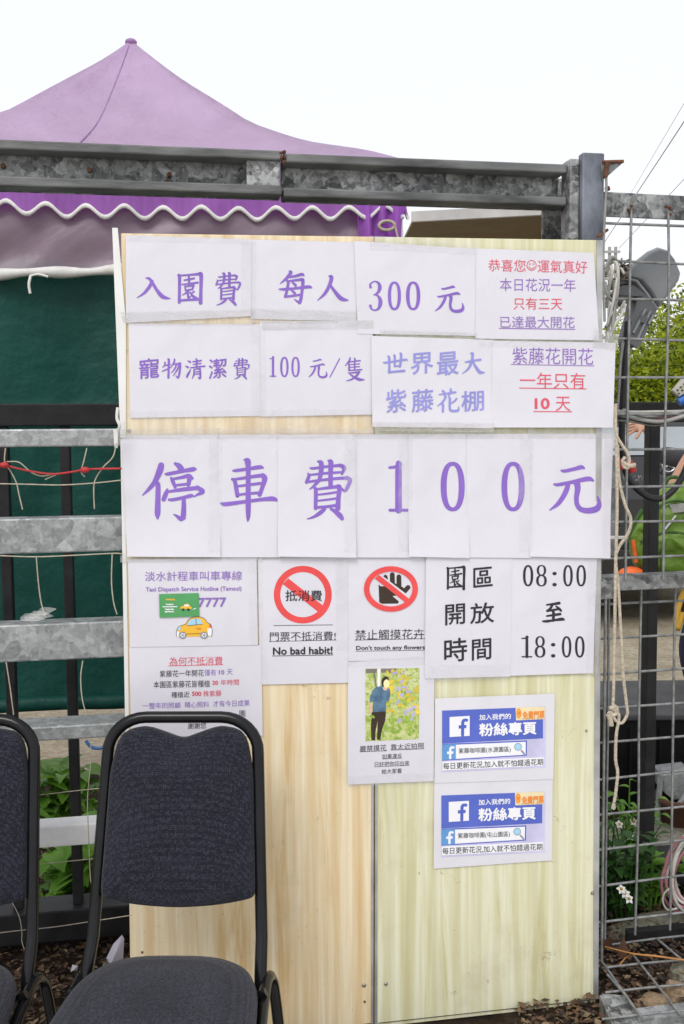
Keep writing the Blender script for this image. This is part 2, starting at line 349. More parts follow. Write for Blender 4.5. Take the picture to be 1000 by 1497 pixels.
K['bag'] = pm('green_nylon', (.12, .22, .022), .5, 0, .25, 9, .6, 14, bdist=.02); K['bagdark'] = pm('dark_green_trim', (.03, .085, .012), .6, 0, .2, 20); K['orangep'] = pm('orange_cover', (.75, .13, .02), .55, 0, .2, 20)
K['skin'] = pm('skin', (.56, .32, .22), .5, 0, .1, 20, spec=.35); K['hair'] = pm('black_hair', (.012, .01, .009), .5, 0, .3, 60, .5, 200)
K['shirt'] = pm('dark_shirt', (.05, .05, .06), .85, 0, .25, 12, .3, 20); K['navy'] = pm('navy_trousers', (.016, .022, .05), .85, 0, .3, 10, .3, 25); K['shoe'] = pm('dark_shoe', (.03, .03, .03), .6)
K['purplep'] = pm('purple_band', (.22, .05, .28), .5); K['strapy'] = pm('yellow_strap', (.55, .33, .04), .7)
K['binblack'] = pm('black_plastic_crate', (.006, .006, .007), .6, 0, .3, 9, .1, 40, spec=.2); K['bintop'] = pm('dark_grey_lid', (.055, .056, .058), .6, 0, .3, 9)
K['clay'] = pm('brown_clay', (.10, .045, .025), .8, 0, .3, 12); K['twist'] = pm('brown_wire_tangle', (.12, .095, .07), .7, 0, .4, 60); K['scrap'] = pm('lilac_white_plastic', (.66, .62, .72), .5, 0, .1, 12, .4, 20)
K['screw'] = pm('steel_screw', (.38, .35, .31), .4, .7, .3, 60)
K['dry'] = pm('dry_stalk', (.40, .18, .05), .7, 0, .3, 20)
K['pole'] = pm('grey_pole', (.36, .36, .36), .8, 0, .1, 3); K['fascia'] = pm('white_fascia', (.52, .51, .49), .6, 0, .15, 6)
# ================================================================== SETTING
g = MB(); N = 60
def gz(x, y): return .012*noise.noise(Vector((x*3, y*3, 0))) if 2 < y < 5 and abs(x) < 3 else 0
g.add([(-400, -60, -.03), (400, -60, -.03), (400, 600, -.03), (-400, 600, -.03)], [(0, 1, 2, 3)])
struct('ground', g, K['gravel'])
pv = MB(); pv.add([(-9, -9, -.018), (9, -9, -.018), (9, 3.6, -.018), (-9, .7, -.018)], [(0, 1, 2, 3)]); struct('bounce_paving', pv, K['bounce_paving'])  # unseen pale ground added in front to bounce light up onto the board
b = MB(); nx, ny = 60, 44; x0, x1, y0, y1 = -3.2, 2.6, 2.2, 4.75
vs = []
for j in range(ny+1):
    for i in range(nx+1):
        x = x0+(x1-x0)*i/nx; y = y0+(y1-y0)*j/ny
        vs.append((x, y+.18*(x), .014*noise.noise(Vector((x*4, y*4, 1)))+.006*noise.noise(Vector((x*17, y*17, 2)))))
b.add(vs, [(j*(nx+1)+i, j*(nx+1)+i+1, (j+1)*(nx+1)+i+1, (j+1)*(nx+1)+i) for j in range(ny) for i in range(nx)], 0, True)
struct('soil', b, K['soil'])
lt = MB()
def litter(n, xr, yr, skew=.17, flat=1.):
    for _ in range(n):
        x = random.uniform(*xr); y = random.uniform(*yr)+skew*x; a = random.uniform(0, 6.28); L = random.uniform(.004, .015); W = L*random.uniform(.25, .7)
        z = random.uniform(.010, .03)*flat; L *= .55+.45*flat; W *= .55+.45*flat; d = Vector((math.cos(a), math.sin(a), random.uniform(-.35, .35))); s = Vector((-math.sin(a), math.cos(a), random.uniform(-.5, .5)))
        c = Vector((x, y, z)); up = Vector((0, 0, .2*L))
        lt.add([c-d*L, c-s*W+up, c+d*L, c+s*W], [(0, 1, 2), (0, 2, 3)], random.choice((0, 0, 0, 1, 2, 2)))
litter(9000, (-1.6, -.35), (2.45, 3.9)); litter(9000, (.45, 1.5), (2.3, 3.6)); litter(2600, (-.4, .62), (2.05, 2.40), .17, .5)
o = lt.build('leaf_litter', [K['chip1'], K['chip2'], K['chip3']]); o['kind'] = 'stuff'; o['label'] = 'brown leaf litter and wood chips on the soil'; o['category'] = 'leaf litter'
# ---- bolted steel frame in front: two channel beams, post, horizontal rails
def zt(px, py, w): return WP(px, py, w)[1]
BW = -.036
fr = thing('steel_gantry', 'weathered galvanised steel frame of two channel beams and flat rails behind the price board', 'frame', WW(-.9, 0, 0))
def channel(name, u0, u1, v0, v1, wf, depth, m, tilt=0):
    mb = MB(); t = .009
    def seg(a, b, w0, w1, c, d, mi): mb.hexa([WW(a, w1, c), WW(b, w1, c+tilt), WW(b, w0, c+tilt), WW(a, w0, c), WW(a, w1, d), WW(b, w1, d+tilt), WW(b, w0, d+tilt), WW(a, w0, d)], mi)
    seg(u0, u1, wf-depth, wf-depth+.012, v0, v1, 0)
    seg(u0, u1, wf-depth+.012, wf, v0, v0+.022, 1)
    seg(u0, u1, wf-depth+.012, wf, v1-.022, v1, 1)
    o = mb.build(name, [K['galvd'], K['galvf']], fr); return bevel(o, .004, 2)
uL = -1.9; uS = WP(412, 250, BW)[0]; uP = WP(832, 260, BW)[0]; uPr = WP(879, 260, BW)[0]
vt = WP(412, 221, BW)[1]; vb = WP(412, 286, BW)[1]
bm1 = channel('channel_beam', uL, uS, vb+.003, vt+.002, BW, .07, None)
bm2 = channel('channel_beam', uS+.004, uP-.003, vb, vt-.002, BW-.006, .07, None)
jp = MB(); jp.wbox(uS-.085, uS-.003, BW-.056, BW-.012, vb+.017, vt-.02); bevel(jp.build('splice_plate', K['galvd'], fr), .002)
rw = MB()
for _ in range(16): rw.ball(WW(uS+random.uniform(-.008, .01), BW-.004+random.uniform(-.004, .006), vt-.012+random.uniform(-.016, .012)), random.uniform(.002, .005), nu=6, nv=4)
rw.build('weld', K['rust'], fr)
bt = MB()
for px, py in ((5, 243), (131, 249), (248, 256), (244, 267), (368, 260)):
    u, v = WP(px, py, BW-.055); bt.tube([WW(u, BW-.06, v), WW(u, BW-.047, v)], .006, 8)
bt.build('bolt', K['rust'], fr)
# post: H section
vpt = WP(860, 226, BW)[1]
pb = MB()
um = WP(847, 260, BW)[0]
pb.wbox(um, uPr, BW-.010, BW+.02, .0, vpt)            # broad face
pb.wbox(uP, um-.001, BW-.055, BW+.004, .0, vpt-.012, 1)
pb.wbox(uP-.028, uPr-.03, BW-.125, BW-.115, .0, vpt-.03, 1)
pb.wbox(um+.02, um+.03, BW-.1145, BW-.0105, .0, vpt-.01, 1)
bevel(pb.build('post', [K['bluesteel'], K['galvd']], fr), .004)
bp = MB(); pu = WP(881, 236, BW)[0]; vv = WP(890, 236, BW)[1]
q = [WW(*WP(x, y, .0)[:1], .0, WP(x, y, .0)[1]) for x, y in ((880.5, 239), (911, 237.5), (890, 256), (881, 263))]
bp.prism(q, (0, .012, 0), 1); bp.tube([q[0]+Vector((0, -.002, .003)), q[1]+Vector((0, -.002, .002))], .0045, 6); bp.tube([q[0]+Vector((.012, -.003, 0)), q[3]+Vector((.006, -.003, .006))], .006, 6)
bp.build('bracket_plate', [K['rust'], K['galvd']], fr)
# rails of the frame, seen left of the board
for (pt, pb_, m, dp) in ((627, 653, 'zinc', .05), (757, 808, 'galv', .07), (911, 965, 'galv', .07), (1061, 1082, 'zinc', .09)):
    v1 = WP(90, pt, -.03)[1]; v0 = WP(90, pb_, -.03)[1]; mb = MB(); mb.wbox(uL, uP-.08, -.03-dp, -.03, v0, v1)
    bevel(mb.build('rail', K[m], fr), .004)
v1 = WP(90, 1207, -.05)[1]; v0 = WP(90, 1238, -.05)[1]; mb = MB(); mb.wbox(uL, -.2, -.11, -.05, v0, v1); o = bevel(mb.build('rail', K['whitepaint'], fr), .004); o['label'] = 'white painted low rail'
v1 = .012; mb = MB(); mb.wbox(uL, -.25, -.02, .10, .0, .035); bevel(mb.build('base_rail', K['zinc'], fr), .004)

# ---- black fence half a metre behind
def FP(u, w, v): return WW(u, w, v)
bf = thing('steel_fence', 'low black painted steel fence with square posts standing in the soil behind the board', 'fence', FP(-1.2, -.55, 0))
FW = -.55
for pt, pb_, ww in ((590, 623, .05),):
    v1 = WP(60, pt, FW)[1]; v0 = WP(60, pb_, FW)[1]; mb = MB(); mb.wbox(-2.6, 2.4, FW-ww, FW, v0, v1); bevel(mb.build('top_rail', K['blackpaint'], bf), .004)
rail0 = v0
mb = MB(); mb.wbox(-2.6, 2.4, FW-.09, FW+.02, .04, .135); bevel(mb.build('bottom_rail', K['blackpaint'], bf), .004)
for pu_ in [WP(x, 800, FW-.02)[0] for x in (9, 99)] + [-.36, .1]+[WP(954, 800, FW-.02)[0], WP(954, 800, FW-.02)[0]+.62]:
    hw = .0145 if pu_ < .3 else .018
    mb = MB(); mb.wbox(pu_-hw, pu_+hw, FW-.055, FW-.012, .136, rail0-.001); bevel(mb.build('post', K['blackpaint'], bf), .003)

# ---- mesh fence to the right, a little more turned
YAW2 = R(13.0); R2 = Vector((math.cos(YAW2), math.sin(YAW2), 0)); N2 = Vector((math.sin(YAW2), -math.cos(YAW2), 0))
O2 = WW(uPr+.02, -.03, 0)
def MW(a, w_, v): return O2 + R2*a + N2*w_ + Vector((0, 0, v))
def MP(px, py, w_=0):
    d = ray(px, py); oo = O2+N2*w_; t = (oo-CAMP).dot(N2)/d.dot(N2); p = CAMP+d*t
    return ((p-oo).dot(R2), p.z)
mf = thing('mesh_fence', 'rusty welded wire mesh fence with angle iron rails right of the board', 'fence', MW(.6, 0, 0))
def mbox(mb, a0, a1, w0, w1, z0, z1, mi=0):
    return mb.hexa([MW(a0, w1, z0), MW(a1, w1, z0), MW(a1, w0, z0), MW(a0, w0, z0), MW(a0, w1, z1), MW(a1, w1, z1), MW(a1, w0, z1), MW(a0, w0, z1)], mi)
AE = 1.35
zt1 = MP(940, 283)[1]; zt0 = MP(940, 319)[1]
mb = MB(); mbox(mb, -.015, AE, -.006, 0, zt0, zt1); mbox(mb, -.015, AE, -.055, -.0065, zt1-.008, zt1-.0005); bevel(mb.build('top_rail', K['galvd'], mf), .002)
zm1 = MP(940, 842)[1]; zm0 = MP(940, 862)[1]
mb = MB(); mbox(mb, -.03, AE, -.004, .003, zm0, zm1); mbox(mb, -.03, AE, -.0045-.05, -.0045, zm1-.007, zm1+.001); mbox(mb, -.03, .02, .004, .008, zm0-.02, zm1-.004)
bevel(mb.build('middle_rail', K['galvd'], mf), .002)
up = MB(); rr = .0036
ups = [MP(x, 600)[0] for x in (917, 972)]; st = ups[1]-ups[0]
avs = [ups[0]-st, ] + [ups[0]+k*st for k in range(0, 12)]
def wig(): return random.uniform(-.003, .003)
rustm = MB()
for k, a in enumerate(avs):
    if a > AE: break
    t0 = zt0+.02 if k else zt0-.02
    up.tube([MW(a+wig(), .006, t0), MW(a+wig(), .006, 1.9), MW(a+wig(), .006, 1.5), MW(a+wig(), .006, zm1-.01)], rr, 7, curve=3)
    if k:
        for _ in range(9): rustm.ball(MW(a+random.uniform(-.008, .008), .003, zt0+.022+random.uniform(-.012, .014)), random.uniform(.002, .0045), nu=6, nv=4)
for py in (327, 383, 439, 496, 551, 605, 657, 711, 763, 815):
    a0, z = MP(935, py); up.tube([MW(-.03, .0, z+wig()), MW(.3, 0, z+wig()), MW(.7, 0, z+wig()), MW(AE, .0, z)], rr, 7, curve=3)
up.build('wire_mesh', K['wire'], mf)
rustm.build('weld', K['rust'], mf)
lo = MB(); WL = -.06
for x in (887, 931.5, 982, 1033, 1085, 1137, 1189):
    a, _ = MP(x, 1100, WL); lo.tube([MW(a+wig(), WL+.006, zm0+.01), MW(a+wig(), WL+.006, .8), MW(a+wig(), WL+.006, .5), MW(a+wig(), WL+.006, .13)], rr, 7, curve=3)
for py in (880, 931, 981, 1032, 1082, 1134, 1186, 1237, 1289, 1342):
    a0, z = MP(930, py, WL); lo.tube([MW(.0, WL, z+wig()), MW(.4, WL, z+wig()), MW(.8, WL, z+wig()), MW(AE, WL, z)], rr, 7, curve=3)
lo.build('wire_mesh', K['wire'], mf)
er = MB(); a, _ = MP(885, 1000, 0)
er.tube([MW(.0, .004, zm0-.01), MW(.0, .004, .1)], .004, 7); er.build('edge_wire', K['wire'], mf)
ss = MB(); mbox(ss, -.05, -.02, -.05, -.02, 0, zt1); mbox(ss, AE, AE+.04, -.04, 0, 0, zt1+.1); bevel(ss.build('post', K['blackpaint'], mf), .003)

# mesh panel lying on the soil
lp = thing('mesh_gate', 'dull wire mesh panel with flat steel edges lying on the soil beside the board', 'mesh panel', GP(960, 1440, .03))
def LP(px, py, z=.05): return GP(px, py, z)
mb = MB()
for a, b2 in (((880, 1415), (1020, 1402)), ((885, 1451), (1020, 1438)), ((895, 1381), (1020, 1366)), ((880, 1490), (1030, 1475))): mb.tube([LP(*a, .055), LP((a[0]+b2[0])/2, (a[1]+b2[1])/2-1, .058), LP(*b2, .055)], .0036, 7, curve=4)
for a, b2 in (((878, 1403), (938, 1488)), ((925, 1395), (996, 1485)), ((960, 1372), (1040, 1440)), ((888, 1425), (915, 1455))): mb.tube([LP(*a, .062), LP(*b2, .062)], .0036, 7)
mb.build('wire_mesh', K['wire'], lp)
mb = MB()
p = [LP(930, 1477, .05), LP(1040, 1464, .05), LP(1040, 1484, .05), LP(933, 1493, .05)]; mb.prism(p, (0, 0, .006))
q = [LP(933, 1493, .05), LP(1040, 1484, .05)]; mb.hexa([q[0]-Vector((0, 0, .045)), q[1]-Vector((0, 0, .045)), q[1]+Vector((0, .006, -.045)), q[0]+Vector((0, .006, -.045)), q[0]-Vector((0, 0, .001)), q[1]-Vector((0, 0, .001)), q[1]+Vector((0, .006, -.001)), q[0]+Vector((0, .006, -.001))])
mb.build('flat_edge', K['galv'], lp)
mb = MB(); p = [LP(880, 1452, .052), LP(918, 1455, .052), LP(945, 1505, .052), LP(903, 1505, .052)]; mb.prism([x+Vector((0, 0, -.008)) for x in p], (0, 0, .007)); mb.prism([p[0]+Vector((0, 0, -.05)), p[3]+Vector((0, 0, -.05)), p[3]+Vector((-.006, 0, -.05)), p[0]+Vector((-.006, 0, -.05))], (0, 0, .045))
mb.build('flat_edge', K['galvd'], lp)
mb = MB(); a = LP(918, 1388, .0); b2 = LP(1040, 1376, .0); mb.hexa([a, b2, b2+Vector((0, .03, 0)), a+Vector((0, .03, 0)), a+Vector((0, 0, .05)), b2+Vector((0, 0, .05)), b2+Vector((0, .03, .05)), a+Vector((0, .03, .05))]); mb.build('flat_edge', K['blackpaint'], lp)

# ---- purple peaked tent behind the fence
TR, TB = WR, -WN
CR = Vector((.23, 3.6, 0)); HW = .965
APEX = CR - TR*HW + TB*HW
ZE, ZA = 2.51, 3.235
tent = thing('canopy_tent', 'purple peaked canopy tent with white scalloped hem behind the steel frame', 'tent', APEX)
def hfun(r, e=1.):     # height against radius: steep crown, flat flare; softer away from the hips
    if e < 1: k = e**4; return hfun(r)*k+(ZA-.725*(1-(1-r)**1.6))*(1-k)
    if r < .47: t = r/.47; return ZA-.46*(t**.93)
    t = (r-.47)/.53; return ZA-.46-.265*(t**.9)
rings = []; NS = 12; NR = 20
vs = []; fs = []
per = []
for side in range(4):
    for k in range(NS):
        t = -1+2*k/NS; per.append([(t, -1), (1, t), (-t, 1), (-1, -t)][side])
n = len(per)
for j in range(NR+1):
    r = .02+.98*j/NR
    for i, (a, b2) in enumerate(per):
        edge = min(abs(a), abs(b2)); sag = (1-edge**2)*.055*math.sin(math.pi*r)**1.0
        fold = .012*noise.noise(Vector((a*3+7, b2*3, r*5)))*r
        wr = .006*math.sin((a*1.3-b2)*9+r*14)*math.sin(math.pi*r)+.007*noise.noise(Vector((a*9, b2*9, r*2.5)))*math.sin(math.pi*r)
        edgedrop = .03*(1-edge**2)*(r**6)
        vs.append(APEX+TR*(a*r*HW)+TB*(b2*r*HW)+Vector((0, 0, hfun(r, edge)-sag+fold+wr-edgedrop)))
fs = [(j*n+i, j*n+(i+1) % n, (j+1)*n+(i+1) % n, (j+1)*n+i) for j in range(NR) for i in range(n)]
mb = MB(); mb.add(vs, [f[::-1] for f in fs], 0, True)
mb.add([vs[i] for i in range(n)]+[APEX+Vector((0, 0, ZA+.004))], [((i+1) % n, i, n) for i in range(n)], 0, True)
mb.build('canopy', K['tent'], tent)
sm = MB()
pts = []
for j in range(14):
    r = .03+.97*j/13; a_, b_ = -.3*r, -r; pts.append(APEX+TR*(a_*HW)+TB*(b_*HW)+Vector((0, 0, hfun(r, .3)-(1-.09)*.055*math.sin(math.pi*r)+.012*noise.noise(Vector((-.3*3+7, -3, r*5)))*r+.006*math.sin((-.3*1.3+1)*9+r*14)*math.sin(math.pi*r)-.03*.91*r**6+.002)))
sm.tube(pts, .0022, 6)
sm.build('seam', K['seam'], tent)
mb = MB(); mb.ball(APEX+Vector((0, 0, ZA-.012)), .026, sc=(1, 1, .6)); mb.build('peak_cap', K['seam'], tent)
def valance(a, b2, inward):
    P0 = APEX+TR*(a[0]*HW)+TB*(a[1]*HW); P1 = APEX+TR*(b2[0]*HW)+TB*(b2[1]*HW); L = (P1-P0).length; nx = 160; nz = 6
    out = (P0+P1)/2-APEX; out.z = 0; out.normalize()
    vs = []; hem = []
    for i in range(nx+1):
        t = i/nx; s = t*L; x = P0.lerp(P1, t); e = abs(2*t-1)
        ztop = ZE-.03*(1-e**2)-.0; depth = .182+.020*math.cos(2*math.pi*s/.128)+.010*noise.noise(Vector((s*2.2, 3, a[0])))
        for k in range(nz+1):
            q = k/nz; wob = .018*noise.noise(Vector((s*3.5, q*1.2, 5+a[0])))*q+.008*math.sin(s*21+q)*q
            vs.append(x+out*(wob+.004)+Vector((0, 0, ztop-depth*q)))
        hem.append(vs[-1].copy())
    f = [(i*(nz+1)+k, i*(nz+1)+k+1, (i+1)*(nz+1)+k+1, (i+1)*(nz+1)+k) for i in range(nx) for k in range(nz)]
    m1 = MB(); m1.add(vs, f, 0, True); v = m1.build('valance', K['valance'], tent)
    m2 = MB(); hv = []
    for p in hem: hv += [p+out*.004+Vector((0, 0, .0075)), p+out*.004-Vector((0, 0, .0075)), p-out*.004-Vector((0, 0, .0075)), p-out*.004+Vector((0, 0, .0075))]
    m2.loft([hv[i*4:i*4+4] for i in range(len(hem))], 0, True); m2.build('hem', K['hem'], v)
valance((-1, -1), (1, -1), 1); valance((1, -1), (1, 1), 1); valance((-1, 1), (-1, -1), 1); valance((1, 1), (-1, 1), 1)
for ca, cb in ((1, -1), (1, 1), (-1, -1), (-1, 1)):
    p = APEX+TR*(ca*(HW-.05))+TB*(cb*(HW-.05)); mb = MB(); mb.box(p.x-.018, p.x+.018, p.y-.018, p.y+.018, -.03, ZE-.02); mb.build('leg', K['galv'], tent)
# gathered purple curtain at the tent's front right corner
def cloth(nu, nv, fn, mi=0):
    vs = [fn(i/nu, j/nv) for i in range(nu+1) for j in range(nv+1)]
    m = MB(); m.add(vs, [(i*(nv+1)+j, i*(nv+1)+j+1, (i+1)*(nv+1)+j+1, (i+1)*(nv+1)+j) for i in range(nu) for j in range(nv)], mi, True); return m
FC = CR+TB*.0
def curt(s, t):
    wid = .17*(1-.45*t); x = FC+TR*(-.005-wid*(1-s)-.03*t)+TB*(-.012+.016*math.sin(s*20+t*2)); return Vector((x.x, x.y, ZE-.16-.62*t))
cu = cloth(40, 14, curt); o = solo('gathered_curtain', 'gathered purple side curtain tied at the right corner of the tent', 'curtain', cu, K['valance'], (FC.x-.1, FC.y, 1.8))
mb = MB(); c = FC+TR*-.07+TB*-.03; c.z = 2.27; mb.tube([c+Vector((.028*math.cos(a), -.01, .016*math.sin(a))) for a in [k*.5 for k in range(13)]], .006, 6); mb.tube([c+Vector((.028, -.01, 0)), c+Vector((.05, -.02, -.10))], .004, 6); mb.build('tie_cord', K['twine'], o)
# clear plastic sheet with a white hem under the valance, maroon lining behind it, and the green tarpaulin
def plas(s, t):
    u = -1.3+2.25*s*1.0; top = 2.40; bot = PTz(u)
    x = CR-TR*(2.06*(1-s)-.0)+TB*(.02+.025*noise.noise(Vector((s*5, t*2.5, 2)))+.012*math.sin(s*40+t*9)*t)
    return Vector((x.x, x.y, top+(bot-top)*t))
def PTz(u): return 2.10+.025*math.sin(u*2.2+.6)+.012*noise.noise(Vector((u*6, 1, 1)))
def plasp(s, t): return plas(s, t)
pl = cloth(70, 16, plas); po = solo('plastic_sheet', 'dusty clear plastic sheet with a white hem hanging under the purple valance', 'plastic sheet', pl, K['plastic'], CR-TR*1.2)
hm = MB(); hm.tube([plas(i/70, 1)+Vector((0, -.004, 0)) for i in range(71)], [.017+.004*math.sin(i*.9) for i in range(71)], 6); hm.build('white_hem', K['hem'], po)
def lin(s, t): x = CR-TR*(2.03*(1-s))+TB*(.13+.02*math.sin(s*17)); return Vector((x.x, x.y, 2.46-.42*t))
ml = cloth(40, 4, lin); solo('lining_curtain', 'dark maroon lining hanging inside the tent behind the clear plastic', 'curtain', ml, K['maroon'], CR-TR*1.2+TB*.13)
def tp(s, t):
    x = CR-TR*(2.05*(1-s))+TB*(.075+.03*noise.noise(Vector((s*4, t*1.3, 8)))+.010*noise.noise(Vector((s*13, t*4, 3))))
    cr_ = .03*math.exp(-((t-.345)/.012)**2)+.03*math.exp(-((s-.70-.06*t)/.014)**2)*(1-t)+.022*math.sin(s*24+t*3+2*noise.noise(Vector((s*3, t*2, 1))))*math.exp(-t*2.2); x = x-TB*cr_; return Vector((x.x, x.y, 2.14-1.55*t+.012*noise.noise(Vector((s*4, 1, 7)))))
ta = cloth(90, 60, tp); to = solo('green_tarpaulin', 'dark green tarpaulin wall hanging behind the rails left of the board', 'tarpaulin', ta, K['tarp'], CR-TR*1.2+TB*.07)
mb = MB(); mb.tube([tp(i/60, 1)+Vector((0, -.0, .01)) for i in range(61)], .028, 8); mb.build('rolled_hem', K['tarp'], to)
mb = MB(); x = PT(45, 403, 3.33); mb.tube([x, x+Vector((-.004, -.01, -.03)), x+Vector((.0, -.012, -.06))], .005, 6, curve=4); mb.tube([x, x+Vector((.03, -.012, .002)), x+Vector((.06, -.01, -.006))], .004, 6, curve=4); solo('tie_string', 'short white tie string at the top of the green tarpaulin', 'string', mb, K['hem'], x)

# ---- brown awning roof seen under the beam
aw = thing('awning', 'brown underside of a pale edged awning roof right of the tent', 'awning', PT(715, 330, 5.6)*1)
A = [PT(606, 320, 5.6), PT(835, 308, 5.9)]
B = [A[0]+Vector((-.1, 1.9, -.12)), A[1]+Vector((-.3, 1.9, -.12))]
B = [PT(590, 352, 7.2), PT(795, 352, 7.4)]
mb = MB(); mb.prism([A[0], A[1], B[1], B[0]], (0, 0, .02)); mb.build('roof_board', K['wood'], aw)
mb = MB(); e = A[1]-A[0]; e.normalize()
a0 = A[0]-e*.02; a1 = A[1]+e*.3; fz = Vector((0, -.03, 0))
mb.hexa([a0+fz+Vector((0, 0, -.02)), a1+fz+Vector((0, 0, -.02)), a1+Vector((0, -.001, -.02)), a0+Vector((0, -.001, -.02)), a0+fz+Vector((0, 0, .035)), a1+fz+Vector((0, 0, .035)), a1+Vector((0, -.001, .035)), a0+Vector((0, -.001, .035))]); mb.build('fascia', K['fascia'], aw)
mb = MB(); p0, p1 = A[1], B[1]; mb.hexa([p0+Vector((0, 0, -.05)), p0+Vector((.05, 0, -.05)), p1+Vector((.05, 0, -.05)), p1+Vector((0, 0, -.05)), p0+Vector((0, 0, .03)), p0+Vector((.05, 0, .03)), p1+Vector((.05, 0, .03)), p1+Vector((0, 0, .03))]); mb.build('side_trim', K['fascia'], aw)
for p in (B[0], B[1]):
    mb = MB(); mb.tube([(p.x, p.y, -.03), (p.x, p.y, p.z)], .025, 8); mb.build('post', K['galv'], aw)

# ---- trees and the hedge beyond
def tree(base, h, rad, mats, label, n=5200, lf=.13, zlow=.5):
    base = Vector(base); t = thing('tree', label, 'tree', base, 'trees beyond the car park')
    tk = MB(); tk.tube([base, base+Vector((.05, 0, h*.3)), base+Vector((-.06, .05, h*.62))], [.12, .09, .05], 8, curve=4)
    cl = []
    for k in range(42):
        a = random.uniform(0, 6.28); rr_ = rad*random.uniform(.2, .8); z = random.uniform(zlow, h-.35*rad)
        c = base+Vector((rr_*math.cos(a), rr_*math.sin(a)*.7, z)); cl.append((c, random.uniform(.35, .62)*rad))
        if k < 6: c2_ = Vector((c.x, c.y, base.z+random.uniform(.5, h*.55))); cl.append((c2_, .55*rad))
        tk.tube([base+Vector((0, 0, min(z*.6, h*.5))), base.lerp(c, .5)+Vector((0, 0, z*.4)), c], [.05, .03, .012], 6, curve=3)
    tk.build('trunk', K['bark'], t)
    cr = MB()
    for _ in range(n):
        c, r_ = random.choice(cl)
        d = Vector((random.gauss(0, 1), random.gauss(0, 1), random.gauss(0, 1))).normalized()
        p = c+d*r_*random.random()**.55
        if p.z < base.z+.25: continue
        s = lf*random.uniform(.5, 1.15); a = Vector((random.gauss(0, 1), random.gauss(0, 1), random.gauss(0, .6))).normalized(); b_ = a.orthogonal().normalized()
        q = a.cross(b_); th = random.uniform(0, 3.1); b_ = b_*math.cos(th)+q*math.sin(th)
        mi = 0 if random.random() < .55 else (1 if random.random() < .5 else 2)
        cr.add([p-a*s*.6, p-b_*s*.28, p+a*s*.6, p+b_*s*.28], [(0, 1, 2, 3)], mi)
    cr.build('crown', mats, t)
TM = [K['tree1'], K['tree2'], K['tree3']]
tree((4.45, 14.0, -.03), 3.45, 1.35, TM, 'bright green bushy tree behind the grey floodlight', 52000, .078)
tree((5.75, 14.6, -.03), 4.35, 1.5, TM, 'taller yellow green tree at the right edge beyond the mesh', 40000, .082)
tree((2.6, 15.5, -.03), 3.3, 1.2, [K['tree2'], K['tree1'], K['tree2']], 'darker green tree hidden mostly behind the board edge', 3200, .14)
tree((8.0, 16, -.03), 4.4, 1.6, TM, 'broad green tree outside the mesh to the far right', 2600, .17)
tree((.4, 17, -.03), 3.4, 1.5, TM, 'green tree beyond the awning behind the board', 2200, .17)
hd = MB()
for _ in range(14000):
    x = random.uniform(-16, 16); z = abs(random.gauss(0, .9)); y = 18.5+random.uniform(-.5, .7)
    z *= 1.35
    if z > 3.2: continue
    s = .14; a = Vector((random.gauss(0, 1), random.gauss(0, 1), random.gauss(0, 1))).normalized(); b_ = a.orthogonal().normalized(); p = Vector((x, y, z))
    hd.add([p-a*s, p-b_*s*.5, p+a*s, p+b_*s*.5], [(0, 1, 2, 3)], random.choice((0, 1, 1, 2)))
o = hd.build('hedge', TM); o['kind'] = 'stuff'; o['category'] = 'hedge'; o['label'] = 'distant green hedge along the far side of the car park'

# ---- utility pole and overhead lines
pp = PT(898, 380, 38); up_ = thing('utility_pole', 'distant grey utility pole with a crossarm beyond the mesh', 'utility pole', (pp.x, pp.y, -.03))
ztop = PT(898, 361, 38).z
mb = MB(); mb.tube([(pp.x-.18, pp.y, -.03), (pp.x-.18, pp.y, ztop)], .06, 8); mb.tube([(pp.x+.05, pp.y, -.03), (pp.x+.05, pp.y, ztop)], .06, 8); mb.build('pole', K['pole'], up_)
for dz in (.15, 1.15):
    mb = MB(); mb.box(pp.x-.42, pp.x+.2, pp.y-.1, pp.y-.07, ztop-dz-.09, ztop-dz); mb.build('crossarm', K['pole'], up_)
def line(a, b2, ya, yb, r, label, ext=3.0):
    A_ = PT(*a, ya); B_ = PT(*b2, yb); mb = MB(); D = B_-A_
    pts = [A_+D*t-Vector((0, 0, 0)) for t in (0, .25, .5, .75, 1, 1+ext)]
    mb.tube(pts, r, 5, curve=3); solo('power_line', label, 'power line', mb, K['cabk'], A_, 'overhead power lines')
line((880, 360), (1000, 178), 37.5, 21, .011, 'thicker overhead line rising to the upper right of the sky', .6)
line((921, 285), (1002, 148), 37.5, 24, .006, 'thinnest overhead line, the uppermost in the sky', .5)
line((905, 363), (1000, 262), 37.5, 26, .008, 'lowest overhead line crossing behind the mesh top rail', .6)
# ================================================================== THE PRICE BOARD
def poly_w(pts, w0=0.): return [WW(*WP(px, py, w0)[:1], w0, WP(px, py, w0)[1]) for px, py in pts]
bd = thing('price_board', 'tall plywood notice board of two pale panels covered with price sheets', 'notice board', WW(0, 0, 0))
LB = [(177, 343), (547, 352), (547, 1540), (193, 1540)]
def slab(pts, name, mat, w0, w1, parent, zmin=.012):
    P = []
    for px, py in pts:
        u, v = WP(px, py, w1); P.append((u, max(v, zmin)))
    mb = MB(); mb.prism([WW(u, w1, v) for u, v in P], -WN*(w1-w0)); return mb.build(name, mat, parent)
bevel(slab([(177, 341), (546.6, 346), (546.6, 1560), (192.5, 1560)], 'panel', K['ply1'], -.013, 0, bd), .0015)
bevel(slab([(548.4, 346), (880, 351), (870.5, 1482), (548.4, 1520)], 'panel', K['ply2'], -.013, 0, bd, .0), .0015)
slab([(543, 1140), (546.4, 1140), (546.4, 1560), (543, 1560)], 'edge_strip', K['alu'], .0005, .003, bd)
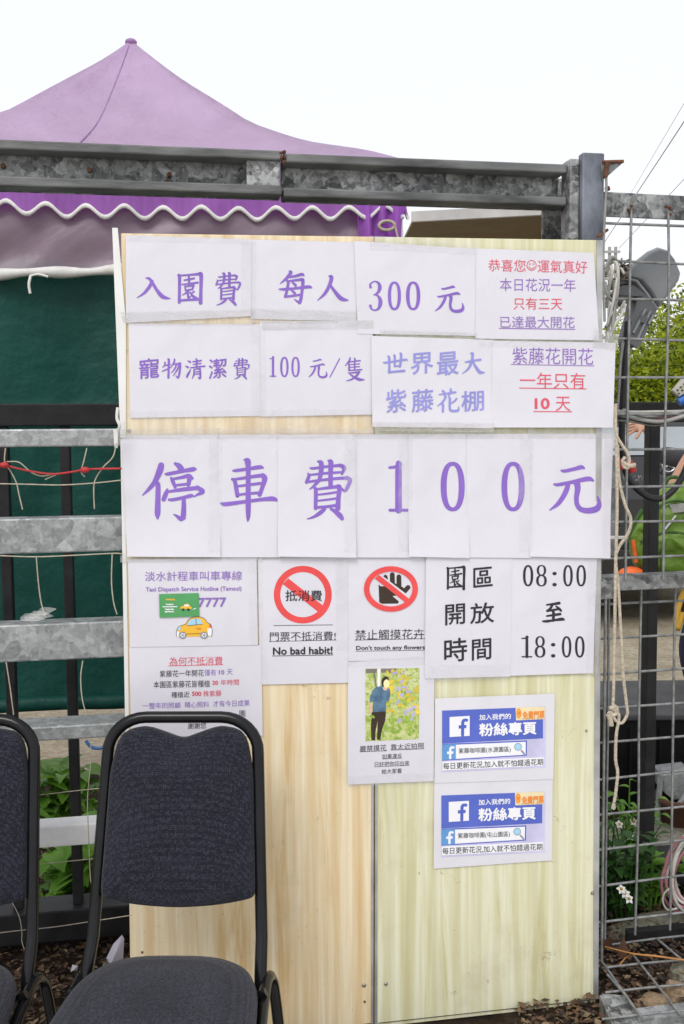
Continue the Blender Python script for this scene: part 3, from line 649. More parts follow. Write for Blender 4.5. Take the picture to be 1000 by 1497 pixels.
slab([(548.6, 1140), (552, 1140), (552, 1560), (548.6, 1560)], 'edge_strip', K['alu'], .0005, .003, bd)
slab([(872.5, 351), (881.5, 351), (874.5, 1482), (867.5, 1482)], 'edge_strip', K['alu'], .0005, .004, bd)
slab([(552.5, 1497), (867, 1478), (867, 1483), (552.5, 1503)], 'edge_strip', K['alu'], .0005, .003, bd)
slab([(164, 333), (172, 333), (184, 470), (184, 640), (176, 640)], 'edge_strip', K['foam'], .001, .006, bd)
slab([(176, 642), (182, 642), (188, 1010), (192, 1300), (187, 1300)], 'edge_strip', K['foam'], -.011, .002, bd)
for px, py, r_ in ((866, 1305, 2.6), (869, 1390, 2.2), (532, 1440, 3.2), (564, 1438, 2.8), (533, 1464, 1.6), (189, 630, 2.4), (532, 1036, 1.6), (857, 1068, 2), (208, 1392, 1.6)):
    u, v = WP(px, py); mb = MB(); mb.tube([WW(u, .0002, v), WW(u, .002, v), WW(u, .0035, v)], [r_*.0019, r_*.0018, r_*.001], 10); mb.build('screw', K['screw'] if r_ > 1.9 else K['rust'], bd)

# ---- Kai style characters drawn stroke by stroke: (x, y, width) along each stroke
G = {}
def quad_norm(s, box):
    x0, y0, x1, y1 = box; return [[((x-x0)/(x1-x0), (y-y0)/(y1-y0), w_/(x1-x0)) for x, y, w_ in st] for st in s]
def glyph(name, box, strokes): G[name] = (quad_norm(strokes, box), (box[3]-box[1])/(box[2]-box[0]))
glyph('停', (38, 75, 450, 462), [
 [(162,92,40),(152,130,44),(120,200,32),(85,245,26),(40,290,8)], [(130,205,22),(141,225,32),(140,320,35),(138,410,38),(138,445,14)],
 [(255,80,20),(282,98,38),(300,125,40)], [(192,150,16),(215,148,24),(300,131,24),(375,118,30),(392,118,14)],
 [(228,176,16),(240,200,26),(255,238,20)], [(232,184,16),(300,172,22),(345,162,28),(368,178,20)], [(352,172,34),(342,222,24)], [(250,226,16),(300,220,18),(350,215,18)],
 [(203,252,14),(194,278,30),(178,318,30)], [(200,268,16),(310,252,26),(405,242,28)], [(402,240,30),(438,266,30),(400,288,16),(380,302,6)],
 [(213,320,16),(240,320,22),(310,306,22),(360,294,26),(378,296,10)], [(312,316,26),(312,380,32),(308,430,34),(298,456,16)], [(312,440,28),(290,446,30),(265,428,18),(246,418,8)]])
glyph('車', (555, 48, 937, 465), [
 [(640,128,14),(665,126,22),(740,116,22),(815,104,28),(838,108,14)], [(634,184,18),(652,200,26),(668,290,28),(670,298,18)],
 [(640,186,16),(700,178,20),(790,164,24),(840,160,26)], [(836,160,34),(850,180,36),(835,235,28),(816,288,28)],
 [(662,232,16),(740,222,18),(820,212,20)], [(672,288,16),(740,280,18),(822,274,20)],
 [(560,344,14),(590,350,28),(700,336,24),(820,320,24),(900,314,32),(932,324,18)], [(715,54,14),(735,64,42),(740,110,32),(740,240,33),(740,350,35),(740,430,28),(737,462,10)]])
glyph('費', (75, 55, 380, 452), [
 [(108,110,12),(130,112,18),(220,100,18),(310,92,22)], [(305,92,26),(332,108,28),(318,150,16)], [(100,156,14),(220,144,18),(312,138,16)],
 [(94,146,12),(98,165,22),(82,205,22)], [(82,204,16),(150,194,18),(280,180,20),(355,176,22)], [(350,176,28),(372,190,26),(356,235,24),(338,262,18),(318,248,14),(304,230,6)],
 [(158,66,14),(180,78,32),(178,140,30),(165,190,24),(135,225,18),(104,250,8)], [(228,62,14),(244,72,34),(242,140,30),(242,222,30)],
 [(134,242,16),(144,260,26),(142,378,24)], [(140,252,14),(220,242,20),(295,232,24)], [(288,234,30),(302,240,30),(294,310,30),(290,378,34)],
 [(150,288,12),(220,280,15),(285,270,15)], [(150,328,12),(220,320,15),(285,311,15)], [(146,372,18),(220,366,20),(290,356,20)],
 [(200,384,24),(172,408,28),(130,434,18),(88,448,8)], [(244,382,16),(272,398,28),(302,424,36),(318,446,26)]])
glyph('元', (652, 82, 955, 358), [
 [(724,112,14),(745,114,20),(800,102,22),(838,92,26),(856,98,12)], [(682,192,14),(705,194,20),(790,178,22),(878,160,28),(908,170,14)],
 [(762,190,26),(752,225,30),(730,268,28),(700,308,24),(655,342,8)], [(812,184,38),(818,215,34),(810,270,28),(814,310,28),(836,338,30),(880,346,34),(925,336,36),(942,312,30),(940,285,18),(934,262,8)]])
def ringg(name, box, loops): pass
glyph('入', (55, 140, 330, 315), [[(180,172,24),(160,215,27),(125,260,24),(95,285,16),(57,308,6)], [(130,148,10),(155,152,22),(178,178,24),(215,240,26),(255,290,34),(290,308,26),(329,314,5)]])
glyph('園', (385, 108, 592, 355), [
 [(390,124,14),(402,135,26),(402,250,24),(400,345,24)], [(394,128,14),(480,122,16),(570,114,24)], [(565,114,30),(578,125,32),(576,250,26),(573,348,32)], [(404,330,18),(480,324,20),(570,320,20)],
 [(440,165,12),(480,158,15),(522,150,16)], [(478,135,16),(480,165,19),(480,196,18)], [(424,200,12),(480,194,15),(550,184,18)],
 [(446,214,12),(452,248,15)], [(446,218,10),(480,212,14),(518,208,16)], [(514,210,18),(506,242,14)], [(450,246,10),(508,238,12)],
 [(480,244,18),(460,265,16),(424,286,6)], [(470,262,16),(474,305,18),(486,300,12),(500,292,5)], [(520,258,14),(492,276,8)], [(488,264,12),(510,292,20),(545,316,22),(550,318,8)]])
glyph('每', (55, 48, 208, 202), [
 [(104,52,8),(110,58,14),(92,82,13),(62,108,4)], [(92,80,8),(130,74,11),(160,66,13),(170,72,6)],
 [(92,95,8),(98,102,12),(92,140,11),(84,168,11)], [(96,98,8),(130,93,10),(160,90,12)], [(158,90,14),(165,96,14),(160,150,12),(154,185,13),(148,198,9)], [(152,196,10),(140,190,9),(126,180,4)],
 [(84,168,10),(120,164,10),(160,158,9)], [(57,134,6),(80,134,11),(130,130,10),(190,123,13),(205,127,6)], [(118,104,7),(130,114,11),(132,120,9)], [(114,140,7),(126,150,11),(128,156,9)]])
glyph('人', (230, 72, 374, 188), [[(286,74,8),(296,80,15),(286,116,14),(264,155,12),(232,185,3)], [(288,112,9),(304,135,12),(330,168,17),(348,180,16),(373,184,3)]])
glyph('大', (740, 92, 935, 275), [[(765,172,10),(790,170,16),(850,158,16),(895,152,18)], [(815,96,14),(828,104,22),(822,160,19),(795,225,17),(742,272,6)], [(830,165,12),(850,205,20),(885,255,26),(905,262,22),(934,262,5)]])
glyph('世', (60, 92, 270, 268), [[(62,176,12),(85,178,18),(170,165,16),(250,152,18),(268,158,8)], [(100,122,12),(110,135,20),(112,200,17),(112,262,20)], [(150,112,10),(158,125,18),(158,210,15)], [(205,96,12),(214,110,20),(206,200,17),(200,214,14)], [(156,208,12),(200,206,13)], [(108,260,18),(170,254,17),(240,248,20)]])
glyph('花', (520, 402, 715, 605), [[(540,452,10),(600,444,15),(680,432,17)], [(568,418,12),(580,430,20),(590,465,14)], [(640,402,12),(640,425,20),(622,460,10)], [(598,470,16),(578,505,17),(552,532,13),(522,552,5)], [(566,522,12),(572,545,20),(570,600,17)], [(690,488,15),(670,510,15),(640,530,8)], [(622,470,10),(632,490,20),(630,560,18),(640,590,20),(690,592,20),(706,580,16),(706,555,5)]])
glyph('只', (0, 0, 100, 100), [[(25,10,9),(27,60,9)], [(25,12,7),(75,10,8)], [(75,10,9),(73,60,9)], [(26,55,7),(74,55,7)], [(38,66,8),(12,95,4)], [(62,66,6),(90,95,9)]])
glyph('至', (665, 308, 790, 424), [[(690,322,7),(730,317,10),(760,312,12)], [(722,322,10),(708,345,10),(692,356,9)], [(692,358,8),(735,350,9),(762,346,8)], [(742,330,6),(760,345,11),(770,356,9)], [(690,386,7),(730,380,10),(765,375,11)], [(722,352,9),(728,370,12),(726,412,11)], [(668,416,7),(690,416,11),(730,410,9),(775,404,13),(788,408,6)]])
glyph('物', (258, 135, 418, 298), [[(285,165,9),(282,190,9),(264,205,4)], [(282,192,7),(325,182,9)], [(310,138,10),(316,150,14),(314,220,12),(312,290,13)], [(260,238,5),(290,226,9),(335,205,5)], [(362,138,8),(358,165,11),(332,205,4)], [(352,182,7),(385,176,9),(410,172,10)], [(406,172,12),(408,200,12),(400,260,12),(390,290,11),(372,272,4)], [(378,182,8),(362,220,9),(335,250,4)], [(396,184,7),(384,225,9),(350,275,4)]])
glyph('清', (448, 130, 612, 302), [[(470,152,6),(488,162,13)], [(452,195,6),(470,205,13)], [(492,225,6),(470,265,13),(462,285,10)], [(510,160,7),(545,155,9),(578,150,9)], [(512,182,6),(545,178,8),(575,174,8)], [(536,136,8),(542,150,11),(540,205,10)], [(492,210,7),(545,202,9),(608,196,9)], [(520,222,8),(520,260,10),(505,298,4)], [(522,222,6),(570,216,9)], [(568,216,11),(572,260,11),(568,295,12),(552,286,4)], [(526,244,6),(565,240,7)], [(524,262,6),(565,258,7)]])
glyph('隻', (728, 132, 902, 338), [[(775,135,8),(768,160,11),(732,205,4)], [(762,180,7),(766,200,11),(766,245,11)], [(810,140,8),(822,158,10)], [(765,172,7),(810,166,8),(862,160,8)], [(768,195,5),(855,188,7)], [(768,218,5),(855,212,7)], [(768,244,7),(875,238,9)], [(814,168,8),(814,240,9)], [(762,268,8),(820,262,10),(855,258,12)], [(852,260,13),(825,295,13),(785,322,10),(742,334,4)], [(775,278,7),(815,305,14),(855,322,18),(900,324,4)]])
glyph('3', (470, 95, 530, 230), [[(476,124,12),(474,112,8),(484,102,6),(498,98,7),(512,108,13),(516,126,17),(510,145,13),(496,157,7),(490,158,5)], [(490,158,5),(505,161,8),(517,178,16),(518,200,18),(510,220,12),(495,228,7),(480,222,8),(475,208,13)]])
glyph('1', (632, 72, 750, 402), [[(693,78,36),(693,150,43),(693,390,44)], [(636,107,18),(672,102,20),(706,84,24)], [(638,390,20),(748,390,20)]])
glyph('/', (600, 140, 690, 305), [[(685,143,9),(603,302,9)]])
def qring(o=(1., 1.), i=(.50, .84), n=34):
    vs = []; fs = []
    for k in range(n):
        a = 2*math.pi*k/n; c, s_ = math.cos(a), math.sin(a); sq = lambda t, e: math.copysign(abs(t)**e, t)
        vs += [(.5+.5*o[0]*sq(c, .85), .5+.5*o[1]*sq(s_, .9)), (.5+.5*i[0]*sq(c, .85), .5+.5*i[1]*sq(s_, .9))]
    for k in range(n): a = 2*k; b_ = (2*k+2) % (2*n); fs.append((a, b_, b_+1, a+1))
    return vs, fs
def brush(st, n=7):
    """outline strip of one stroke; returns 2-D verts and faces"""
    P = catmull([(x, y, w_) for x, y, w_ in st], n) if len(st) > 2 else [Vector(st[0]).lerp(Vector(st[1]), t/4) for t in range(5)]
    vs = []; fs = []; N = len(P); L = []
    T = []
    for i in range(N):
        t = P[min(i+1, N-1)]-P[max(i-1, 0)]; l = math.hypot(t.x, t.y) or 1e-6; T.append((t.x/l, t.y/l))
    def cap(p, t, sgn):
        return [(p.x+sgn*t[0]*p.z*.5*math.sin(a)-t[1]*p.z*.5*math.cos(a)*1, p.y+sgn*t[1]*p.z*.5*math.sin(a)+t[0]*p.z*.5*math.cos(a)) for a in [math.pi*k/6 for k in range(7)]]
    for p, t in zip(P, T):
        h = max(p.z, .0)*.5; vs += [(p.x-t[1]*h, p.y+t[0]*h), (p.x+t[1]*h, p.y-t[0]*h)]
    fs = [(2*i, 2*i+1, 2*i+3, 2*i+2) for i in range(N-1)]
    o = len(vs); c = cap(P[0], T[0], -1); vs += c; fs.append(tuple(range(o, o+len(c))))
    o = len(vs); c = cap(P[-1], T[-1], 1); vs += c; fs.append(tuple(range(o, o+len(c))))
    return vs, fs
def font2d(txt, off=0.0, spacing=1.0):
    if off < 0: off = 0
    if off > 0:          # embolden by overprinting: the font's own offset tangles dense characters
        vs, fs = font2d(txt, 0); n = len(vs); V = []; F = []
        for k, (dx, dy) in enumerate(((0, 0), (off, 0), (-off, 0), (0, off), (0, -off))):
            V += [(x+dx, y+dy) for x, y in vs]; F += [tuple(i+k*n for i in f) for f in fs]
        font2d.layers = n; return V, F
    font2d.layers = 0
    c = bpy.data.curves.new('tmp', 'FONT'); c.body = txt; c.offset = off; c.space_character = spacing; c.resolution_u = 3
    o = bpy.data.objects.new('tmp', c); COL.objects.link(o)
    bpy.context.view_layer.update()
    me = bpy.data.meshes.new_from_object(o.evaluated_get(bpy.context.evaluated_depsgraph_get()))
    vs = [(v.co.x, -v.co.y) for v in me.vertices]; fs = [tuple(p.vertices) for p in me.polygons]
    bpy.data.objects.remove(o); bpy.data.meshes.remove(me); bpy.data.curves.remove(c)
    return vs, fs
NOTCH = {}
def D(u, v): return .0014*noise.noise(Vector((u*3.2, v*3.2, 0)))
class Sheet:
    """a sheet of paper on the board: quad (photo measure TL,TR,BR,BL), a lift off the board and a bottom curl"""
    def __init__(s, quad, lift, label, name='paper_notice', cat='paper notice', group=None, mat='paper', curl=0., film=None):
        s.q = [Vector(WP(px, py, lift)) for px, py in quad]; s.lift = lift; s.curl = curl; s.px = quad
        nu, nv = 14, 16; mb = MB(); vs = []
        for i in range(nu+1):
            for j in range(nv+1):
                p = s.q[0].lerp(s.q[1], i/nu).lerp(s.q[3].lerp(s.q[2], i/nu), j/nv); vs.append(s.at(p.x, p.y, 0))
        mb.add(vs, [(i*(nv+1)+j, i*(nv+1)+j+1, (i+1)*(nv+1)+j+1, (i+1)*(nv+1)+j) for i in range(nu) for j in range(nv)], 0, True)
        c = (s.q[2]+s.q[3])*.5; s.base = WW(c.x, lift, c.y)
        s.o = solo(name, label, cat, mb, K[mat], s.base, group); s.inks = {}; s.lay = {}
    def at(s, u, v, e):
        t = max(0., min(1., (s.q[0].y-v)/(s.q[0].y-s.q[3].y)))
        return WW(u, s.lift+D(u, v)+s.curl*t**5+e, v)
    def put(s, ink, vs, fs, px, e=None, sub='lettering', layered=False):
        """vs in photo measure"""
        key = (ink, sub); m = s.inks.setdefault(key, MB()); k = s.lay.get(key, 0); s.lay[key] = (k+1) % 14
        e = (.0007 if e is None else e)+k*.000018; ln = getattr(font2d, 'layers', 0) if layered else 0
        m.add([s.at(*WP(x, y, s.lift), e+(i//ln*.00003 if ln else 0)) for i, (x, y) in enumerate(vs)], fs); return s
    def text(s, ink, txt, box, z=(1, 0, 0), dy=0., off=0., shear=0., e=None, dyv=0., sub='lettering'):
        zz, ox, oy = z; x0, y0, x1, y1 = box; vs, fs = font2d(txt, off)
        a0 = min(v[0] for v in vs); a1 = max(v[0] for v in vs); b0 = min(v[1] for v in vs); b1 = max(v[1] for v in vs)
        out = []
        for x, y in vs:
            fx = (x-a0)/(a1-a0); fy = (y-b0)/max(1e-6, b1-b0)
            out.append((ox+(x0+(x1-x0)*fx)/zz, oy+(y0+(y1-y0)*fy+dy*(fx-.5))/zz))
        return s.put(ink, out, fs, None, e, sub, True)
    def kai(s, ink, ch, box, z=(1, 0, 0)):
        zz, ox, oy = z; x0, y0, x1, y1 = box
        if ch == '0':
            vs, fs = qring(); return s.put(ink, [(ox+(x0+(x1-x0)*x)/zz, oy+(y0+(y1-y0)*y)/zz) for x, y in vs], fs, None)
        if ch == '8':
            for yy0, yy1, xx in ((0, .50, .06), (.46, 1, 0)):
                vs, fs = qring((1, 1), (.52, .80)); s.put(ink, [(ox+(x0+(x1-x0)*(xx+(1-2*xx)*x))/zz, oy+(y0+(y1-y0)*(yy0+(yy1-yy0)*y))/zz) for x, y in vs], fs, None)
            return s
        if ch == ':':
            for yy in (.12, .88):
                vs = [(.5+.5*math.cos(a*.5236), yy+.12*math.sin(a*.5236)) for a in range(12)]
                s.put(ink, [(ox+(x0+(x1-x0)*x)/zz, oy+(y0+(y1-y0)*y)/zz) for x, y in vs], [tuple(range(12))], None)
            return s
        if ch in G:
            st, asp = G[ch]; W = x1-x0; H = y1-y0; sc = min(W, H/asp)
            th = 1.4 if ch in '物清隻世大花至每人' and W < 220 else 1.0
            if ch in '每人世大花': th = 1.12
            for q in st:
                vs, fs = brush([(x0+W*x, y0+H*y, w_*sc*th) for x, y, w_ in q])
                s.put(ink, [(ox+x/zz, oy+y/zz) for x, y in vs], fs, None)
            return s
        vs, fs = font2d(ch, .011); a0 = min(v[0] for v in vs); a1 = max(v[0] for v in vs); sh = -.09
        vs = [(x, y+sh*x) for x, y in vs]; b0 = min(v[1] for v in vs); b1 = max(v[1] for v in vs)
        return s.put(ink, [(ox+(x0+(x1-x0)*(x-a0)/(a1-a0))/zz, oy+(y0+(y1-y0)*(y-b0)/(b1-b0))/zz) for x, y in vs], fs, None, None, 'lettering', True)
    def rect(s, ink, pts, z=(1, 0, 0), e=.0006, sub='lettering'):
        zz, ox, oy = z; P = [(ox+x/zz, oy+y/zz) for x, y in pts]
        if len(P) == 4:          # follow the paper
            n = 8; vs = []; 
            for i in range(n+1):
                for j in range(n+1):
                    f, g_ = i/n, j/n
                    vs.append(tuple((P[0][k]*(1-f)+P[1][k]*f)*(1-g_)+(P[3][k]*(1-f)+P[2][k]*f)*g_ for k in (0, 1)))
            return s.put(ink, vs, [(i*(n+1)+j, i*(n+1)+j+1, (i+1)*(n+1)+j+1, (i+1)*(n+1)+j) for i in range(n) for j in range(n)], None, e, sub)
        return s.put(ink, P, [tuple(range(len(P)))], None, e, sub)
    def ring(s, ink, c, ro, ri, z, e=.0006, sub='emblem', n=48):
        zz, ox, oy = z; vs = []
        for k in range(n):
            a = 2*math.pi*k/n; vs += [(ox+(c[0]+ro[0]*math.cos(a))/zz, oy+(c[1]+ro[1]*math.sin(a))/zz), (ox+(c[0]+ri[0]*math.cos(a))/zz, oy+(c[1]+ri[1]*math.sin(a))/zz)]
        return s.put(ink, vs, [(2*k, (2*k+2) % (2*n), (2*k+3) % (2*n), 2*k+1) for k in range(n)], None, e, sub)
    def disc(s, ink, c, ro, z, e=.0006, sub='emblem', n=24, rot=0.):
        zz, ox, oy = z; ca, sa = math.cos(rot), math.sin(rot)
        vs = [(ox+(c[0]+ro[0]*math.cos(a)*ca-ro[1]*math.sin(a)*sa)/zz, oy+(c[1]+ro[0]*math.cos(a)*sa+ro[1]*math.sin(a)*ca)/zz) for a in [2*math.pi*k/n for k in range(n)]]
        return s.put(ink, vs, [tuple(range(n))], None, e, sub)
    def line(s, ink, pts, wd, z, e=.0006, sub='lettering'):
        zz, ox, oy = z; vs, fs = brush([(x, y, wd) for x, y in pts], 5); return s.put(ink, [(ox+x/zz, oy+y/zz) for x, y in vs], fs, None, e, sub)
    def done(s):
        for (ink, sub), m in s.inks.items(): m.build(sub, K[ink], s.o)
        return s.o
    def film(s, pts, e=.0022, mat='film2', name='clear_tape'):
        """clear tape that holds the sheet"""
        n = 12; P = [Vector(WP(px, py, s.lift)) for px, py in pts]; mb = MB(); vs = []
        for i in range(n+1):
            for j in range(5):
                p = P[0].lerp(P[1], i/n).lerp(P[3].lerp(P[2], i/n), j/4)
                vs.append(s.at(p.x, p.y, e+.0016*noise.noise(Vector((p.x*30, p.y*30, 6)))))
        mb.add(vs, [(i*5+j, i*5+j+1, (i+1)*5+j+1, (i+1)*5+j) for i in range(n) for j in range(4)], 0, True); mb.build(name, K[mat], s.o); return s
GP1 = 'price and notice sheets taped on the board'
Z1 = (5.5556, 190, 380); Z2 = (3.125, 390, 380)
# top row
s = Sheet([(184, 344), (368, 350), (367, 462), (184, 472)], .004, 'top left sheet with three purple characters 入園費', group=GP1)
s.kai('purple', '入', (55, 140, 330, 315), Z1); s.kai('purple', '園', (385, 108, 592, 355), Z1); s.kai('purple', '費', (695, 100, 900, 370), Z1); s.done()
s.film([(176, 456), (372, 452), (372, 474), (180, 474)])
s.film([(186, 343), (362, 347), (362, 356), (186, 352)], mat='film')
s = Sheet([(366, 350), (523, 354), (521, 470), (366, 466)], .0025, 'top row sheet with two purple characters 每人', group=GP1)
s.kai('purple', '每', (55, 48, 208, 202), Z2); s.kai('purple', '人', (230, 72, 374, 188), Z2); s.done()
s.film([(352, 352), (374, 352), (374, 455), (352, 455)], mat='film'); s.film([(366, 450), (560, 456), (562, 472), (366, 473)])
s = Sheet([(518, 352), (700, 364), (695, 491), (523, 488)], .0052, 'top row sheet reading 300 元 in purple', group=GP1)
for x0, x1 in ((553, 613), (636, 701)): s.kai('purple', '0', (x0, 98, x1, 230), Z2)
s.kai('purple', '3', (468, 95, 531, 232), Z2); s.kai('purple', '元', (768, 118, 902, 240), Z2); s.done()
s.film([(556, 482), (698, 486), (698, 497), (556, 491)]); s.film([(540, 345), (700, 352), (700, 372), (540, 364)], mat='film')
Z3 = (4.545, 690, 360)
s = Sheet([(696.5, 363), (868, 369.5), (876, 497.5), (695, 495)], .0066, 'top right sheet with red and violet lines and a smiley face', group=GP1)
s.text('red', '恭喜您', (108, 88, 357, 168), Z3, dy=5, off=-.010); s.text('red', '運氣真好', (437, 94, 765, 178), Z3, dy=7, off=-.010)
s.ring('red', (396, 127), (33, 35), (28, 30), Z3, sub='lettering'); s.disc('red', (385, 118), (4.5, 6), Z3, sub='lettering'); s.disc('red', (407, 118), (4.5, 6), Z3, sub='lettering'); s.line('red', [(378, 136), (387, 147), (396, 150), (405, 147), (414, 136)], 4.5, Z3)
s.text('thinp', '本日花況一年', (185, 214, 688, 300), Z3, dy=6, off=-.014); s.text('red', '只有三天', (275, 342, 600, 422), Z3, dy=3, off=-.012)
s.text('thinp', '已達最大開花', (185, 466, 682, 543), Z3, dy=3, off=-.012); s.line('thinp', [(182, 545), (683, 552)], 6, Z3); s.done()
# second row
Z4 = (5.5556, 190, 500)
s = Sheet([(188, 473), (380, 474), (382, 608), (190, 611)], .003, 'second row sheet with purple characters 寵物清潔費', group=GP1)
s.kai('purple', '寵', (75, 132, 238, 302), Z4); s.kai('purple', '物', (258, 135, 418, 298), Z4); s.kai('purple', '清', (448, 130, 612, 302), Z4); s.kai('purple', '潔', (640, 135, 785, 302), Z4); s.kai('purple', '費', (842, 130, 972, 302), Z4); s.done()
s.film([(365, 473), (388, 473), (389, 608), (367, 610)], mat='film'); s.film([(186, 600), (386, 598), (386, 634), (188, 636)], mat='film')
Z5 = (5.882, 380, 500)
s = Sheet([(380, 470), (545, 469), (544, 606), (382, 609)], .0042, 'second row sheet reading 100 元 per 隻 in purple', group=GP1)
s.kai('purple', '1', (85, 125, 138, 300), Z5); s.kai('purple', '0', (174, 127, 246, 302), Z5); s.kai('purple', '0', (270, 127, 342, 302), Z5); s.kai('purple', '元', (418, 145, 580, 310), Z5); s.kai('purple', '/', (598, 140, 690, 305), Z5); s.kai('purple', '隻', (728, 132, 902, 338), Z5); s.done()
s.film([(383, 470), (546, 468), (546, 480), (383, 482)], mat='film2'); s.film([(386, 598), (545, 597), (545, 633), (386, 634)], mat='film')
Z6 = (5.882, 550, 500)
s = Sheet([(543, 491), (722, 497), (719, 626), (544, 624)], .0078, 'second row sheet with eight blue violet characters in two lines', group=GP1, curl=.006)
for ch, bx in (('世', (60, 92, 270, 268)), ('界', (295, 85, 490, 282)), ('最', (520, 78, 708, 288)), ('大', (740, 92, 935, 275)), ('紫', (82, 405, 258, 610)), ('藤', (302, 402, 492, 608)), ('花', (520, 402, 715, 605)), ('棚', (730, 418, 925, 600))): s.kai('blue', ch, bx, Z6)
s.done(); s.film([(544, 616), (722, 618), (720, 632), (546, 630)])
s = Sheet([(720, 498), (900, 501), (896, 625), (718, 625)], .0088, 'second row sheet with a red 10 天 at the right edge of the board', group=GP1, curl=.004)
s.text('thinp', '紫藤花開花', (268, 675, 805, 785), Z3, dy=8, off=-.014); s.line('thinp', [(260, 785), (810, 795)], 5, Z3)
s.text('red', '一年只有', (318, 840, 752, 945), Z3, dy=4, off=-.012); s.line('red', [(315, 942), (757, 948)], 6, Z3)
s.text('red', '10', (415, 1008, 515, 1083), Z3, off=.028); s.text('red', '天', (555, 1000, 652, 1095), Z3, off=-.012); s.line('red', [(410, 1098), (660, 1100)], 6, Z3); s.done()
s.film([(868, 478), (903, 490), (903, 512), (866, 508)], mat='film2'); s.film([(700, 494), (888, 497), (888, 508), (700, 506)], mat='film')
# big parking fee row
xs = [178, 319, 406, 517, 597, 682, 773, 897]; ZA_ = (4.545, 200, 660); ZB = (4.545, 430, 660); ZC = (4.0, 640, 660)
big = [('停', (38, 75, 450, 462), ZA_), ('車', (555, 48, 937, 465), ZA_), ('費', (75, 55, 380, 452), ZB), ('1', (630, 72, 752, 402), ZB), ('0', (16, 60, 157, 350), ZC), ('0', (372, 60, 508, 350), ZC), ('元', (652, 82, 955, 358), ZC)]
nm = ['the large purple character 停', 'the large purple character 車', 'the large purple character 費', 'a large purple numeral 1', 'a large purple zero next to the numeral 1', 'a large purple zero next to the character 元', 'the large purple character 元 at the right edge']
for i, (ch, bx, z) in enumerate(big):
    a, b_ = xs[i], xs[i+1]; f = lambda x: 635-2*(x-178)/719
    e = 3 if i < 6 else 0
    s = Sheet([(a, 636-i*.3), (b_+e, 635-i*.2), (b_+e-(7 if i == 6 else 0), 814+i*.3), (a+(8 if i == 0 else 0), 813+(i % 2)*1.5)], .0034+.0011*(i % 3), 'tall parking fee sheet with '+nm[i], group=GP1, curl=.005 if i % 2 else .010)
    s.kai('purple', ch, bx, z); s.done()
    s.film([(a-2, 627), (b_+2, 626), (b_+2, 641), (a-2, 641)], mat='film2')
    if i in (0, 2, 3, 5): s.film([(b_-14, 640), (b_+6, 640), (b_+5, 806), (b_-15, 806)], mat='film')
    if i == 6: s.film([(884, 640), (903, 640), (898, 812), (878, 812)], mat='film')
# taxi sheet
Z7 = (5.0, 185, 810)
s = Sheet([(187, 818), (375, 815), (377, 943), (190, 946)], .0062, 'white taxi hotline sheet with a drawn orange car', group=GP1)
s.text('thinp', '淡水計程車叫車專線', (135, 125, 845, 195), Z7, dy=-6, off=.004); s.text('thinp', 'Taxi Dispatch Service Hotline (Tamsui)', (140, 238, 840, 280), Z7, dy=-8, off=.022); s.text('thinp', '7777', (522, 318, 730, 388), Z7, dy=-4, off=.032)
s.rect('yellow', [(365, 605), (366, 560), (385, 528), (430, 510), (462, 470), (520, 458), (565, 468), (592, 500), (615, 515), (625, 560), (620, 600)], Z7, sub='car_drawing')
s.rect('paleblue', [(440, 522), (462, 482), (503, 470), (506, 516)], Z7, .0009, 'car_drawing'); s.rect('paleblue', [(512, 515), (510, 470), (545, 478), (556, 510)], Z7, .0009, 'car_drawing')
s.rect('whiteink', [(366, 565), (385, 566), (385, 605), (368, 603)], Z7, .0009, 'car_drawing'); s.rect('whiteink', [(590, 545), (624, 540), (622, 598), (595, 595)], Z7, .0009, 'car_drawing'); s.disc('paleblue', (385, 543), (11, 14), Z7, .0011, 'car_drawing'); s.disc('red', (612, 524), (8, 12), Z7, .0011, 'car_drawing')
s.line('black', [(366, 600), (366, 560), (385, 528), (432, 510), (462, 470), (520, 458), (565, 468), (592, 500), (616, 516), (626, 562), (620, 602)], 3, Z7, .0012, 'car_drawing'); s.line('black', [(507, 470), (510, 516)], 3, Z7, .0012, 'car_drawing'); s.line('black', [(440, 522), (556, 512)], 3, Z7, .0012, 'car_drawing'); s.line('black', [(440, 583), (540, 580)], 3, Z7, .0012, 'car_drawing')
for cx in (410, 566):
    s.disc('grey', (cx, 592), (28, 26), Z7, .0014, 'car_drawing'); s.disc('whiteink', (cx, 592), (18, 17), Z7, .0017, 'car_drawing')
    for a in range(5): s.line('grey', [(cx, 592), (cx+18*math.cos(a*1.257), 592+17*math.sin(a*1.257))], 5, Z7, .0019, 'car_drawing')
s.text('signred', 'TAXI', (508, 536, 545, 552), Z7, dy=-2, off=.01, e=.0013); s.done()
s.film([(176, 812), (384, 809), (384, 819), (176, 822)], mat='film2'); s.film([(362, 820), (382, 818), (384, 940), (364, 942)], mat='film')
s = Sheet([(232.6, 868.5), (290.6, 867), (291.4, 901), (233.4, 903)], .0092, 'small green taxi card pinned over the white taxi sheet', 'taxi_card', 'card', mat='cardgreen')
random.seed(3)
for y, c, a, b_, h in ((332, 'yellow', 287, 350, 16), (368, 'whiteink', 288, 338, 11), (404, 'whiteink', 280, 345, 13), (421, 'whiteink', 280, 345, 13)):
    x = a
    while x < b_: s.line(c, [(x, y-h*.4*random.uniform(.4, 1)), (x+random.uniform(2, 9), y+h*.4*random.uniform(.3, 1))], 4, Z7); x += 5.5
s.line('whiteink', [(266, 385), (368, 384)], 7, Z7)
s.rect('yellow', [(390, 398), (398, 382), (415, 378), (425, 365), (455, 364), (465, 380), (478, 388), (475, 402)], Z7, sub='car_drawing'); s.rect('whiteink', [(418, 382), (428, 369), (452, 368), (460, 381)], Z7, .0009, 'car_drawing')
